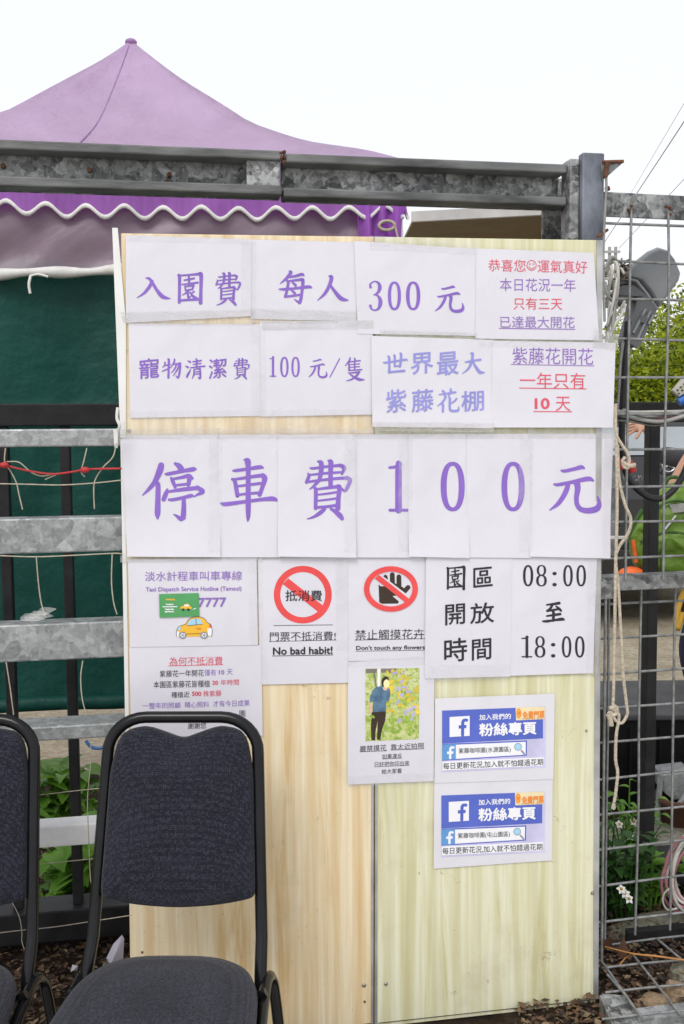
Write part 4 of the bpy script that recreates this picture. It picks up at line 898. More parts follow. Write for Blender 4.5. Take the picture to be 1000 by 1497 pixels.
for cx in (414, 452): s.disc('black', (cx, 405), (9, 9), Z7, .0012, 'car_drawing')
s.line('whiteink', [(486, 403), (506, 396)], 5, Z7); s.done()
# why sheet
Z8 = (5.0, 185, 940)
s = Sheet([(189, 946), (382, 943), (384, 1076), (192, 1080)], .0048, 'lower left sheet of small text with a red underlined heading behind the chair', group=GP1)
s.text('red', '為何不抵消費', (312, 100, 703, 162), Z8, dy=-6); s.line('red', [(308, 166), (705, 158)], 4.5, Z8)
s.text('black', '紫藤花一年開花', (243, 197, 565, 246), Z8, dy=-7, off=.0); s.text('thinp', '僅有', (568, 192, 655, 238), Z8); s.text('thinp', '10', (674, 196, 715, 230), Z8, off=.03); s.text('thinp', '天', (733, 190, 775, 232), Z8)
s.text('black', '本園區紫藤花皆種植', (197, 275, 610, 325), Z8, dy=-8); s.text('red', '20', (626, 274, 670, 306), Z8, off=.03); s.text('red', '年時間', (687, 266, 822, 308), Z8, dy=-4)
s.text('black', '種植近', (328, 355, 460, 398), Z8, dy=-3); s.text('red', '500', (478, 354, 546, 387), Z8, off=.03); s.text('red', '株紫藤', (560, 346, 693, 390), Z8, dy=-3)
s.text('thinp', '一整年的照顧', (118, 434, 395, 478), Z8, dy=-4); s.text('thinp', '精心照料', (425, 428, 603, 472), Z8, dy=-3); s.text('thinp', '才有今日成果', (632, 418, 900, 464), Z8, dy=-6)
s.text('black', '園', (825, 493, 868, 538), Z8); s.text('black', '謝謝您', (450, 582, 582, 626), Z8, dy=-4); s.done()
s.film([(380, 942), (390, 942), (391, 1000), (381, 1000)], mat='film')
# prohibition sheets
Z9 = (3.846, 375, 805)
s = Sheet([(377, 815), (508, 813), (509, 998), (380, 1001)], .0036, 'white sheet with a red prohibition ring over 抵消費', group=GP1)
s.ring('signred', (260, 247), (163, 162), (127, 127), Z9); s.rect('signred', [(178, 155), (378, 312), (348, 345), (148, 188)], Z9, .00065, 'emblem')
s.text('black', '抵消費', (162, 222, 368, 283), Z9, e=.0012, off=.006); s.line('black', [(97, 421), (427, 417)], 3, Z9)
s.text('black', '門票不抵消費!', (75, 455, 445, 507), Z9, dy=-5, off=-.004); s.line('black', [(72, 511), (449, 502)], 2.5, Z9)
s.text('black', 'No bad habit!', (92, 540, 428, 584), Z9, dy=-6, off=.03); s.line('black', [(90, 592), (430, 586)], 3.5, Z9); s.done()
s.film([(372, 804), (506, 802), (506, 815), (372, 818)], mat='film2'); s.film([(490, 816), (508, 816), (509, 950), (491, 950)], mat='film')
s = Sheet([(507, 813), (630, 812), (628, 965), (509, 967)], .0026, 'white sheet with a red prohibition ring over a dark raised hand', group=GP1)
HR = (755, 215)
s.rect('brownink', [(686, 190), (800, 285), (795, 297), (705, 298), (690, 290)], Z9, sub='emblem')
s.rect('brownink', [(712, 145), (722, 134), (735, 140), (740, 170)], Z9, sub='emblem')
for cx, y0, y1 in ((763, 122, 200), (800, 134, 215)): 
    s.line('brownink', [(cx, y0+13), (cx+1, y1-18)], 27, Z9, sub='emblem')
s.line('brownink', [(852, 206), (832, 228)], 26, Z9, sub='emblem'); s.rect('brownink', [(750, 170), (814, 200), (845, 222), (825, 240)], Z9, sub='emblem'); s.rect('brownink', [(700, 200), (740, 200), (800, 250), (720, 260)], Z9, sub='emblem')
s.rect('paper', [(683, 122), (866, 262), (846, 290), (660, 150)], Z9, .0010, 'bar_ground'); s.rect('signred', [(687, 135), (860, 272), (840, 294), (664, 156)], Z9, .0013, 'emblem_bar'); s.ring('signred', HR, (152, 128), (121, 98), Z9, .0016)
s.text('black', '禁止觸摸花卉!', (555, 442, 958, 500), Z9, dy=-6, off=-.004); s.line('black', [(553, 503), (958, 494)], 2.5, Z9)
s.text('black', "Don't touch any flowers!", (560, 532, 956, 563), Z9, dy=-5, off=.024); s.line('black', [(558, 565), (956, 559)], 2.5, Z9); s.done()
s.film([(506, 801), (620, 800), (620, 813), (506, 815)], mat='film2')
# hours
Z10 = (3.846, 620, 800)
s = Sheet([(623, 808), (749, 807), (746, 989), (621, 992)], .0074, 'opening hours sheet with three pairs of black characters', group=GP1)
for ch, bx in (('園', (125, 108, 232, 238)), ('區', (276, 108, 386, 228)), ('開', (118, 314, 230, 440)), ('放', (258, 310, 394, 432)), ('時', (112, 508, 242, 642)), ('間', (268, 510, 378, 638))): s.kai('black', ch, bx, Z10)
s.done(); s.film([(626, 972), (746, 970), (745, 992), (622, 996)], mat='film')
s = Sheet([(748, 806), (873, 806.5), (867, 984), (745, 988)], .0064, 'opening hours sheet reading 08:00 至 18:00', group=GP1)
for y0, y1, dx, d in ((100, 220, 0, '08:00'), (500, 620, -8, '18:00')):
    for ch, a, b_ in zip(d, (556, 630, 721, 782, 856), (614, 690, 746, 836, 910)):
        q = 55 if ch == ':' and y0 < 300 else (48 if ch == ':' else 0)
        s.kai('black', ch, (a+dx, y0+(38 if ch == ':' else 0), b_+dx, y1), Z10)
s.kai('black', '至', (665, 310, 790, 424), Z10); s.done()
s.film([(860, 808), (880, 808), (874, 986), (856, 986)], mat='film')
# printed photo sheet
Z11 = (7.407, 505, 960)
s = Sheet([(509, 968), (635, 962), (634, 1142), (508, 1147)], .0050, 'white sheet with a printed garden photo of a man', group=GP1)
s.rect('picture', [(215, 130), (800, 122), (795, 892), (218, 915)], Z11, .0005, 'printed_photo')
random.seed(11)
for _ in range(46): s.disc('flowery', (random.uniform(420, 780), random.uniform(150, 600)), (random.uniform(15, 38), random.uniform(10, 26)), Z11, .0007+random.uniform(0, .00012), 'printed_photo', 8, random.uniform(0, 3))
for _ in range(30): s.disc('grassink', (random.uniform(235, 775), random.uniform(640, 860)), (random.uniform(14, 40), random.uniform(10, 22)), Z11, .0007+random.uniform(0, .00012), 'printed_photo', 8, random.uniform(0, 3))
for cx, cy in ((570, 350), (600, 410), (640, 330), (680, 380), (575, 490), (740, 540), (650, 600), (740, 620), (590, 690), (535, 180), (620, 175), (605, 270), (715, 660), (690, 575)):
    for _ in range(4): s.disc('lilac', (cx+random.uniform(-18, 18), cy+random.uniform(-20, 20)), (random.uniform(9, 20), random.uniform(9, 18)), Z11, .00085+random.uniform(0, .0001), 'printed_photo', 8)
s.rect('whiteink', [(345, 130), (378, 129), (375, 330), (348, 332)], Z11, .0008, 'printed_photo'); s.rect('treegrey', [(222, 132), (340, 130), (335, 175), (222, 180)], Z11, .0007, 'printed_photo'); s.rect('treegrey', [(385, 129), (560, 127), (530, 165), (385, 175)], Z11, .0007, 'printed_photo'); s.line('treegrey', [(298, 140), (318, 220), (330, 320)], 18, Z11, .0008, 'printed_photo')
s.rect('brownink', [(285, 600), (437, 590), (430, 690), (395, 790), (375, 900), (340, 895), (345, 790), (350, 690), (325, 800), (322, 905), (280, 905), (275, 760)], Z11, .0010, 'printed_photo')
s.rect('shirtink', [(330, 330), (385, 315), (430, 335), (480, 345), (485, 400), (470, 475), (440, 485), (437, 590), (295, 600), (300, 480), (262, 495), (265, 440), (295, 360)], Z11, .0012, 'printed_photo')
s.rect('skinink', [(262, 500), (290, 495), (292, 590), (275, 620), (258, 600)], Z11, .0013, 'printed_photo'); s.disc('brownink', (430, 270), (42, 60), Z11, .0013, 'printed_photo', 18, .2); s.disc('skinink', (430, 340), (25, 25), Z11, .0014, 'printed_photo'); s.disc('paleyellow', (443, 290), (32, 46), Z11, .0016, 'printed_photo', 18, .1)
s.text('black', '嚴禁摸花  靠太近拍照', (155, 947, 850, 1012), Z11, dy=-36); s.line('black', [(155, 1030), (450, 1018)], 4, Z11); s.line('black', [(490, 1012), (850, 996)], 4, Z11)
s.text('black', '如果違反', (398, 1050, 612, 1104), Z11, dy=-10, off=-.008); s.line('black', [(398, 1108), (612, 1098)], 3, Z11); s.text('black', '只好把你印出來', (312, 1132, 692, 1186), Z11, dy=-15, off=-.008); s.line('black', [(312, 1193), (692, 1176)], 3, Z11); s.text('black', '給大家看', (393, 1212, 610, 1266), Z11, dy=-10, off=-.008); s.done()
s.film([(508, 962), (636, 957), (636, 970), (508, 975)], mat='film'); s.film([(509, 1133), (636, 1128), (638, 1144), (508, 1150)], mat='film')
# the two fan page sheets
def fan(quad, lift, z, place, label, ydx):
    s = Sheet(quad, lift, label, group=GP1, mat='paper2')
    s.rect('lav', [(85, 150), (885, 120), (880, 588), (85, 626)], z, .0005, 'banner')
    s.rect('fbblue', [(85, 151), (861, 122), (861, 364), (85, 405)], z, .0008, 'banner')
    s.rect('whiteink', [(142, 200), (297, 191), (297, 344), (142, 354)], z, .0011, 'logo')
    s.line('fbblue', [(274, 224), (256, 224), (245, 236), (243, 270), (242, 338)], 24, z, .0014, 'logo'); s.rect('fbblue', [(212, 264), (272, 260), (270, 285), (212, 289)], z, .00145, 'logo')
    s.rect('fbblue', [(85, 407), (738, 380), (736, 497), (85, 537)], z, .00085, 'banner'); s.rect('whiteink', [(190, 413), (728, 390), (727, 489), (190, 522)], z, .0011, 'search_box')
    s.rect('fblight', [(85, 412), (188, 408), (187, 524), (85, 532)], z, .0011, 'logo'); s.line('whiteink', [(172, 434), (156, 434), (148, 446), (147, 475), (147, 516)], 18, z, .0014, 'logo'); s.rect('whiteink', [(122, 466), (172, 463), (170, 482), (122, 485)], z, .00145, 'logo')
    s.rect('whiteink', [(88, 543), (868, 508), (866, 574), (88, 612)], z, .0011, 'banner')
    s.rect('tan', [(650, 128), (876, 120), (874, 216), (653, 226)], z, .0012, 'tag_print'); s.disc('orange', (675, 172), (19, 38), z, .0014, 'tag_print'); s.disc('yellow', (675, 172), (12, 26), z, .0016, 'tag_print'); s.text('orange', '贈', (665, 155, 686, 188), z, e=.0018, off=.02, sub='lettering')
    s.text('orange', '免費門票', (703, 152, 872, 215), z, dy=-8, e=.0018, off=.03)
    s.text('whiteink', '加入我們的', (370, 175, 614, 220), z, dy=-10, off=.022, e=.0015); s.text('whiteink', '粉絲專頁', (368, 240, 812, 342), z, dy=-16, off=.034, e=.0015)
    s.text('black', place, (212, 432, 612, 480), z, dy=-14, off=.004, e=.0015); s.text('black', '每日更新花況,加入就不怕錯過花期', (93, 535, 862, 588), z, dy=-34, off=.006, e=.0015)
    s.line('grey', [(694, 458), (716, 482)], 13, z, .0015, 'search_box'); s.ring('grey', (668, 428), (29, 29), (24, 24), z, .0016, 'search_box'); s.disc('paleblue', (668, 428), (25, 25), z, .0014, 'search_box')
    s.done(); return s
F1 = (5.263, 630, 1010); F2 = (5.263, 629, 1134.2)
fan([(635, 1142), (808, 1136), (807, 1258), (634, 1270)], .0036, F2, '紫藤咖啡園(屯山園區)', 'lower of the two blue banner fan page sheets', 0)
s = fan([(636, 1021), (811, 1014), (809, 1139), (635, 1145)], .0050, F1, '紫藤咖啡園(水源園區)', 'upper of the two blue banner fan page sheets', 0)
# ================================================================== CHAIRS
def make_chair():
    c = thing('banquet_chair', 'black tube banquet chair with a charcoal notched backrest, whole in front of the board', 'chair', (0, 0, 0), 'charcoal banquet chairs')
    LEAN = .29; SZ = .465
    def bk(x, y, z): return Vector((x, y+LEAN*(z-SZ), z-.018))
    # back frame: one bent tube
    pts = []
    for z in (.36, .42, .47, .55, .65, .75, .84): pts.append(bk(-(.186-.016*(z-.42)/.42 if z > .42 else .186), 0 if z > .45 else -.03, z))
    for a in range(1, 9):
        th = math.pi/2*a/8; pts.append(bk(-.170+.085*(1-math.cos(th)), 0, .845+.075*math.sin(th)))
    half = pts; full = half+[Vector((-p.x, p.y, p.z)) for p in half[::-1]]
    mb = MB(); mb.tube(full, .0135, 12); mb.build('back_frame', K['chairtube'], c)
    # backrest pad with heart notch
    out = []
    def wid(z): return .165-.014*(z-.53)/.37
    for x, z in ((-.070, .8985), (-.036, .888), (-.012, .880), (0, .8785), (.012, .880), (.036, .888), (.070, .8985), (.095, .9005), (.128, .892), (.145, .872), (.153, .845)): out.append((x, z))
    for z in (.80, .74, .68, .62, .575): out.append((wid(z)+.006, z))
    out += [(.166, .556), (.150, .549), (.10, .540), (.05, .535), (0, .533), (-.05, .535), (-.10, .540), (-.150, .549), (-.166, .556)]
    for z in (.575, .62, .68, .74, .80): out.append((-wid(z)-.006, z))
    out += [(-.153, .845), (-.145, .872), (-.128, .892), (-.095, .9005)]
    O2_ = [(v.x, v.y) for v in catmull([(x, z, 0) for x, z in out]+[(out[0][0], out[0][1], 0)], 4)][:-1]
    cx, cz = 0, .70
    def ring_(f, y, ins): 
        r = []
        for x, z in O2_:
            dx, dz = x-cx, z-cz; l = math.hypot(dx, dz); k = max(0, (l-ins)/l)*f; r.append(bk(cx+dx*k, y, cz+dz*k))
        return r
    mb = MB(); rings = [ring_(.3, .014, 0), ring_(1, .014, .012), ring_(1, .008, .002), ring_(1, -.008, 0), ring_(1, -.018, .004), ring_(1, -.024, .012), ring_(1, -.028, .028), ring_(.75, -.034, 0), ring_(.5, -.037, 0), ring_(.25, -.039, 0), ring_(.02, -.039, 0)]
    mb.loft(rings); mb.build('backrest', K['fabric'], c)
    for sx in (-1, 1):
        for z in (.62, .80): mb = MB(); mb.tube([bk(sx*.15, .004, z), bk(sx*(.186-.016*(z-.42)/.42), 0, z)], .006, 8); mb.build('bracket', K['chairtube'], c)
    # seat
    def seat_ring(f, z, ins):
        r = []
        for k in range(64):
            a = 2*math.pi*k/64; cs, sn = math.cos(a), math.sin(a); e = .42 if sn < 0 else .62
            x = math.copysign(abs(cs)**e, cs); y = math.copysign(abs(sn)**e, sn)
            hw = .197+.014*(-y); r.append(Vector(((hw-ins)*x*f, -.215+(.205-ins)*y*f, z)))
        return r
    mb = MB(); mb.loft([seat_ring(1, .383, .014), seat_ring(1, .389, .004), seat_ring(1, .405, 0), seat_ring(1, .417, .004), seat_ring(1, .425, .014), seat_ring(1, .431, .032), seat_ring(.72, .437, 0), seat_ring(.45, .439, 0), seat_ring(.2, .440, 0), seat_ring(.02, .440, 0)]); mb.build('seat', K['fabric'], c)
    mb = MB(); mb.loft([seat_ring(.98, .369, .01), seat_ring(.98, .3825, .01)]); mb.build('seat_board', K['chairtube'], c)
    for sx in (-1, 1):
        mb = MB()
        pts = [(sx*.230, .075, 0), (sx*.219, .04, .18), (sx*.209, .012, .325), (sx*.204, -.008, .367), (sx*.201, -.035, .383), (sx*.199, -.075, .384), (sx*.203, -.22, .372), (sx*.207, -.36, .360), (sx*.210, -.395, .343), (sx*.214, -.412, .31), (sx*.224, -.43, .18), (sx*.232, -.445, 0)]
        mb.tube(pts, .0125, 10, curve=5); lg = mb.build('leg', K['chairtube'], c)
        for p in (pts[0], pts[-1]): m2 = MB(); m2.tube([(p[0], p[1], 0), (p[0], p[1], .03)], .016, 10); m2.build('foot', K['tyre'], lg)
        mb = MB(); mb.tube([(sx*.15, -.12, .37), (sx*.205, -.12, .40)], .009, 8); mb.tube([(sx*.15, -.33, .365), (sx*.208, -.33, .385)], .009, 8); mb.build('bracket', K['chairtube'], c)
    mb = MB(); mb.tube([(-.226, -.43, .16), (.226, -.43, .16)], .009, 8); mb.build('stretcher', K['chairtube'], c)
    return c
ch = make_chair(); ch.location = (-.366, 2.085, .0); ch.rotation_euler.z = R(-1.5)
c2 = copy_tree(ch); c2.location = (-.863, 2.075, .0); c2.rotation_euler.z = R(1.5); c2['label'] = 'black tube banquet chair cut off by the left edge of the photo'

# ================================================================== SMALL THINGS ON THE FENCES
# grey floodlight held on the mesh
FY = 2.86
def fp(px, py, dy=0.): return PT(px, py, FY+dy)
fl = thing('floodlight', 'grey plastic floodlight with slotted bracket tilted up on the mesh fence', 'floodlight', fp(925, 430))
shell = [(904, 404), (916, 392), (946, 368), (961, 361.5), (976, 366), (986, 379), (994.5, 400), (992, 410), (966, 447), (960, 452), (946, 429), (932, 412)]
def outline(pts, y0, d0, y1, d1, name, mat, bw):
    mb = MB(); a = [fp(x, y, y0) for x, y in pts]; c_ = sum(a, Vector())/len(a)
    bk_ = [c_.lerp(p, d1)+Vector((0, y1-y0, 0)) for p in a]
    if name == 'lamp_housing':
        rr_ = [[c_.lerp(p, k)+Vector((0, -dy, 0)) for p in a] for k, dy in ((.02, .03), (.5, .03), (.80, .028), (.86, .026), (.95, .006))]; mb.loft(rr_+[a, bk_]); o = mb.build(name, K[mat], fl); return o
    mb.loft([a, bk_]); o = mb.build(name, K[mat], fl); o.data.polygons.foreach_set('use_smooth', [False]*len(o.data.polygons)); return bevel(o, bw, 4, 25)
outline(shell, -.05, 1, .10, .9, 'lamp_housing', 'floodgrey', .014)
mb = MB(); mb.tube([fp(905, 403, -.06), fp(931, 411, -.075), fp(946, 430, -.075), fp(960, 451, -.06)], .0045, 8); mb.build('front_lip', K['floodgrey'], fl)
outline([(900, 408), (918, 400), (946, 428), (963, 450), (957, 457), (940, 436), (922, 414), (906, 416)], -.056, 1, .05, .95, 'gasket', 'flooddark', .004)
outline([(933, 428), (944, 430), (959, 451), (958, 458), (936, 506), (930, 508), (918, 500), (919, 487), (928, 455)], -.075, 1, .03, .95, 'bracket', 'flooddark', .005)
outline([(902, 425), (910, 417), (926, 417), (941, 428), (941, 432), (930, 433), (906, 431)], -.085, 1, .02, 1, 'joint_plate', 'flooddark', .004)
outline([(907, 431), (926, 431), (922, 445), (905, 441)], -.08, 1, .0, .9, 'joint_pin', 'flooddark', .006)
for a, b2 in (((944, 452), (926, 487)), ((951, 455), (933, 494)), ((956, 460), (948, 474))): mb = MB(); mb.tube([fp(*a, -.079), fp(*b2, -.079)], .0042, 8); mb.build('bracket_rib', K['floodgrey'], fl)
mb = MB(); mb.tube([fp(941, 466, -.086), fp(941, 466, -.072)], .011, 12); mb.build('bolt', K['flooddark'], fl)
# cables and cords
def cord(name, label, pts, y, r, mat, cat='cable', base=None, curve=6, group=None):
    P = [PT(p[0], p[1], y+(p[2] if len(p) > 2 else 0)) for p in pts]; mb = MB(); mb.tube(P, r, 7, curve=curve)
    return solo(name, label, cat, mb, K[mat], P[0], group)
lps = MB()
cb = thing('cable_bundle', 'tangled loops of off white cable hanging beside the floodlight', 'cable bundle', PT(890, 500, 2.62))
random.seed(5)
L0 = [[(884, 398), (889, 381), (898, 378), (902, 390), (901, 410), (896, 440), (889, 475), (886, 500)], [(884, 405), (892, 386), (900, 384), (904, 398), (902, 425), (893, 455), (888, 490)], [(884, 392), (895, 376), (903, 384), (904, 402), (902, 430), (896, 462), (886, 478)],
      [(913, 440), (904, 458), (895, 470), (889, 482), (892, 500)], [(914, 445), (908, 462), (898, 476), (892, 492)], [(884, 412), (888, 430), (896, 442), (902, 450)], [(886, 404), (897, 398), (906, 392), (912, 400)], [(886, 450), (890, 420), (895, 400), (893, 388)], [(893, 500), (897, 470), (899, 440), (897, 410)]]
for k, l in enumerate(L0):
    mb = MB(); mb.tube([PT(x+random.uniform(-.7, .7), y, 2.60+.02*math.sin(k*2.1+i)) for i, (x, y) in enumerate(l)], .0042 if k % 3 else .0034, 7, curve=6); mb.build('cable', K['cabw'] if k % 3 != 2 else K['cabg'], cb)
mb = MB()
for k in range(22):
    c_ = (911+random.gauss(0, 3), 398+random.gauss(0, 6)); mb.tube([PT(c_[0]+random.gauss(0, 5), c_[1]+random.gauss(0, 4), 2.7+random.uniform(-.02, .02)) for _ in range(4)], .0022, 5, curve=4)
mb.build('wire_tangle', K['twist'], cb)
cord('drop_wire', 'pale wire running down from the post past the upper right corner of the board', [(886, 255), (886.5, 275), (885, 300), (883, 340), (882, 380), (883, 420), (884, 470)], 2.585, .0035, 'cabg')
mb = MB(); mb.tube([PT(874, 346, 2.57), PT(888, 336, 2.6)], .004, 6); mb.tube([PT(885, 277, 2.6), PT(891, 275, 2.6)], .006, 6); solo('bent_hook', 'small bent rusty hook beside the frame post', 'hook', mb, K['rust'], PT(880, 342, 2.58))
cord('black_cable', 'black power cable dropping behind the mesh and looping under the green backpack handle', [(918, 470), (914, 520), (911, 580), (909, 640), (911, 672), (917, 694), (930, 713), (950, 727), (968, 728), (985, 716), (1000, 692), (1012, 660)], 2.80, .0095, 'cabk')
cord('grey_cable', 'thin grey cable hanging along the right edge of the board', [(910, 495), (906, 540), (904, 580), (901, 606), (890, 612)], 2.66, .0035, 'cabg')
cord('grey_cable', 'very thin grey cable left of the black power cable', [(912, 500), (908, 530), (906, 565), (903, 590)], 2.68, .0022, 'cabg')
hb = thing('cable_run', 'bundle of grey, black and pink cables sagging along the fence rail right of the board', 'cable bundle', PT(950, 605, 2.66))
HB = [('cabg', .0055, [(880, 604), (905, 606), (940, 614), (970, 616), (1010, 606), (1060, 600)]), ('cabg', .0045, [(888, 600), (915, 603), (950, 609), (985, 604), (1020, 596), (1060, 590)]), ('cabp', .0035, [(918, 605), (945, 609), (968, 612), (990, 607), (1020, 600), (1060, 596)]), ('cabk', .005, [(882, 610), (920, 612), (955, 619), (985, 613), (1020, 603), (1060, 600)]), ('cabw', .004, [(880, 597), (915, 602), (960, 602), (1000, 601), (1060, 598)]), ('cabg', .0045, [(884, 612), (925, 616), (958, 621), (990, 610), (1015, 606), (1060, 604)])]
for k, (m, r_, l) in enumerate(HB): mb = MB(); mb.tube([PT(x, y, 2.655+.011*k) for x, y in l], r_, 7, curve=6); mb.build('cable', K[m], hb)
mb = MB(); mb.tube([PT(902+x, 604+y, 2.64) for x, y in ((-6, 3), (0, -3), (6, 1), (12, -5), (8, 6))], .006, 7, curve=4); mb.build('knot', K['cabg'], hb)
# junction box with blue connector
jb = thing('junction_box', 'beige plastic junction box with slots hanging at the right edge of the mesh', 'junction box', PT(1000, 570, 2.72))
mb = MB(); p = [PT(983, 571, 2.70), PT(993, 580, 2.70), PT(1030, 556, 2.70), PT(1018, 535, 2.70), PT(1000, 551, 2.70)]; mb.prism(p, (.01, .05, 0)); bevel(mb.build('box_body', K['beige'], jb), .003, 3)
mb = MB()
for k in range(3):
    for j in range(2): q = PT(989+k*5+j*2, 572-k*4.5+j*5-1, 2.697); mb.tube([q, q+Vector((.003, 0, .002)), q+Vector((.006, .0, .001))], .0016, 6)
mb.build('slot', K['cabk'], jb)
mb = MB(); mb.tube([PT(992, 588, 2.71), PT(1003, 582, 2.71), PT(1014, 574, 2.71)], .012, 10); mb.build('connector', K['bluep'], jb)
# rope with knots
rp = thing('cotton_rope', 'beige cotton rope with knots hanging down the right edge of the board', 'rope', PT(903, 900, 2.55))
RY = 2.545
def rope(pts, r=.0042, y=RY): mb = MB(); mb.tube([PT(px, py, y) for px, py in pts], r, 8, curve=6); return mb.build('strand', K['rope'], rp)
rope([(900, 590), (900, 625), (902, 638), (909, 650), (917, 662), (920, 672), (918, 684), (912, 682), (910, 674), (914, 668)]); rope([(911, 676), (918, 681), (929, 680)], .006)
rope([(901, 640), (902, 700), (902, 760), (900, 830), (899, 900), (898, 960), (897, 1010), (896, 1033)]); rope([(903, 650), (905, 700), (914, 738), (922, 758), (919, 778), (905, 800), (900, 818), (904, 860), (908, 930), (911, 985), (916, 1030), (917, 1044), (909, 1057), (899, 1052), (893, 1040)])
rope([(892, 1034), (900, 1040), (905, 1048), (901, 1075), (900, 1110), (903, 1130), (900, 1160), (898, 1172)]); rope([(889, 1044), (893, 1054), (894, 1061)], .0062); rope([(891, 1036), (899, 1033), (902, 1041), (895, 1046), (890, 1041)], .0058)
mb = MB(); 
for k in range(14): mb.tube([PT(898, 1168, RY), PT(897+random.uniform(-3, 3), 1182+random.uniform(-2, 2), RY)], .0014, 5)
mb.build('frayed_end', K['rope'], rp)
mb = MB(); mb.tube([PT(905, 684, 2.72), PT(911, 676, 2.72), PT(920, 678, 2.72), PT(925, 690, 2.72)], .012, 8, curve=4); solo('red_ribbon', 'small red ribbon knotted behind the rope at the mesh', 'ribbon', mb, K['redcord'], PT(915, 680, 2.72))
# twine net and red cord on the left rails
TY = 2.325
def tw(label, pts, r=.0015, y=TY, m='twine', name='twine', cat='twine', dy=0): return cord(name, label, pts, y, r, m, cat, group='twine strung across the left rails')
tw('jute twine strand running level just below the light zinc rail', [(-10, 707), (40, 708), (90, 709), (140, 706), (178, 702)])
tw('jute twine strand sagging diagonally left of the red cord', [(8, 655), (7, 675), (16, 690), (24, 706), (28, 724), (33, 745)])
tw('jute twine curl crossing over the red cord', [(10, 675), (28, 676), (45, 690), (62, 696), (85, 692), (66, 701)])
tw('jute twine strand dropping from the zinc rail to the red cord', [(127, 655), (123, 672), (119, 690), (124, 697)])
tw('jute twine strand looping down beside the board edge', [(170, 648), (165, 668), (150, 684), (139, 702), (137, 718), (138, 744)])
tw('jute twine strand under the upper spangled rail', [(-10, 812), (50, 814), (105, 812), (165, 809), (180, 810)])
tw('jute twine strand hanging between the two spangled rails near the left post', [(53, 813), (56, 850), (60, 880), (66, 902)])
tw('jute twine strand hanging between the two spangled rails near the board', [(164, 810), (163, 850), (166, 880), (171, 898)])
tw('jute twine strand below the lower spangled rail at far left', [(9, 968), (14, 1000), (18, 1030), (20, 1045)])
tw('jute twine strand below the lower spangled rail near the middle', [(121, 966), (118, 990), (120, 1020), (126, 1045)])
tw('thin twine strand hanging in front of the weeds', [(133, 1080), (132, 1120), (128, 1170), (130, 1230), (133, 1290), (144, 1330)], .0011)
tw('pale twine strand stretched level in front of the upper weeds', [(-10, 1172), (60, 1162), (140, 1153), (178, 1150)], .0011)
tw('pale twine strand stretched level under the white painted rail', [(-10, 1271), (60, 1263), (130, 1256), (178, 1250)], .0011)
tw('pale twine strand stretched along the black bottom rail', [(-10, 1365), (30, 1360), (80, 1355), (140, 1346), (192, 1338)], .0011)
tw('thin twine strand dangling over the black bottom rail', [(18, 1320), (28, 1340), (32, 1362), (32, 1376), (37, 1392)], .0011)
cord('red_string', 'red cord tied across the left fence below the zinc rail', [(-10, 677), (10, 681), (40, 688), (75, 693), (105, 690), (130, 686), (178, 685)], 2.318, .0024, 'redcord', 'cord')
mb = MB(); mb.ball(PT(124, 687, 2.312), .009, sc=(1.3, 1, .8)); mb.ball(PT(6, 680, 2.312), .009, sc=(1.3, 1, .8)); solo('red_knot', 'red knots on the red cord of the left fence', 'knot', mb, K['redcord'], PT(124, 687, 2.312))
cord('blue_hose', 'thin blue hose showing under the lowest galvanised rail', [(125, 1083), (134, 1092), (146, 1094), (165, 1088)], 3.4, .006, 'cabb', 'hose')
mb = MB(); P = [PT(166, 628, 2.34), PT(173, 626, 2.34), PT(172, 655, 2.34), PT(168, 654, 2.34)]; mb.prism(P, (0, -.004, 0)); mb.tube([PT(172, 596, 2.34), PT(171, 612, 2.335), PT(175, 622, 2.33), PT(172, 632, 2.34)], .004, 6, curve=4); solo('white_tie', 'white plastic tie wrapped on the zinc rail beside the board', 'cable tie', mb, K['hem'], PT(170, 640, 2.34))
mb = MB(); 
for k in range(5): a = PT(30+k*6, 905-k*2, 2.305); mb.leaf(a, (1, -.1, random.uniform(-.1, .5)), (0, -1, .3), .05, .02, bend=.1)
solo('tape_scrap', 'scrap of clear tape stuck on the lower spangled rail', 'tape scrap', mb, K['film2'], PT(45, 900, 2.3))

# ================================================================== BEHIND THE MESH: plants, kerb, crate, coil
kb = MB(); a = GP(872, 1243, .0); b2 = GP(1080, 1232, 0.); 
kp = [GP(700, 1275), GP(1100, 1262)]
kd = Vector((-.1, .30, 0)); kb.hexa([kp[0]-Vector((0, 0, .04)), kp[1]-Vector((0, 0, .04)), kp[1]+kd-Vector((0, 0, .04)), kp[0]+kd-Vector((0, 0, .04)), kp[0]+Vector((0, 0, .05)), kp[1]+Vector((0, 0, .05)), kp[1]+kd+Vector((0, 0, .05)), kp[0]+kd+Vector((0, 0, .05))])
o = bevel(kb.build('kerb', K['concrete']), .012, 3); o['kind'] = 'structure'
bn = thing('plastic_crate', 'large black plastic crate with a dark grey lid standing behind the mesh', 'crate', GP(955, 1215))
CY = 3.95
c0 = PT(898, 1242, CY); c1 = PT(1070, 1236, CY); t0 = PT(894, 1052, CY).z
x0, x1 = c0.x, c1.x
mb = MB(); mb.loft([[Vector((x0+.01, CY, 0)), Vector((x1, CY, 0)), Vector((x1, CY+.5, 0)), Vector((x0+.01, CY+.5, 0))], [Vector((x0-.01, CY-.015, t0)), Vector((x1+.02, CY-.015, t0)), Vector((x1+.02, CY+.52, t0)), Vector((x0-.01, CY+.52, t0))]], 0, False); bevel(mb.build('bin_body', K['binblack'], bn), .012, 3)
mb = MB(); mb.box(x0-.025, x1+.035, CY-.03, CY+.535, t0+.001, t0+.028); bevel(mb.build('lid', K['bintop'], bn), .008, 3)  # lid in a lighter grey than the crate body
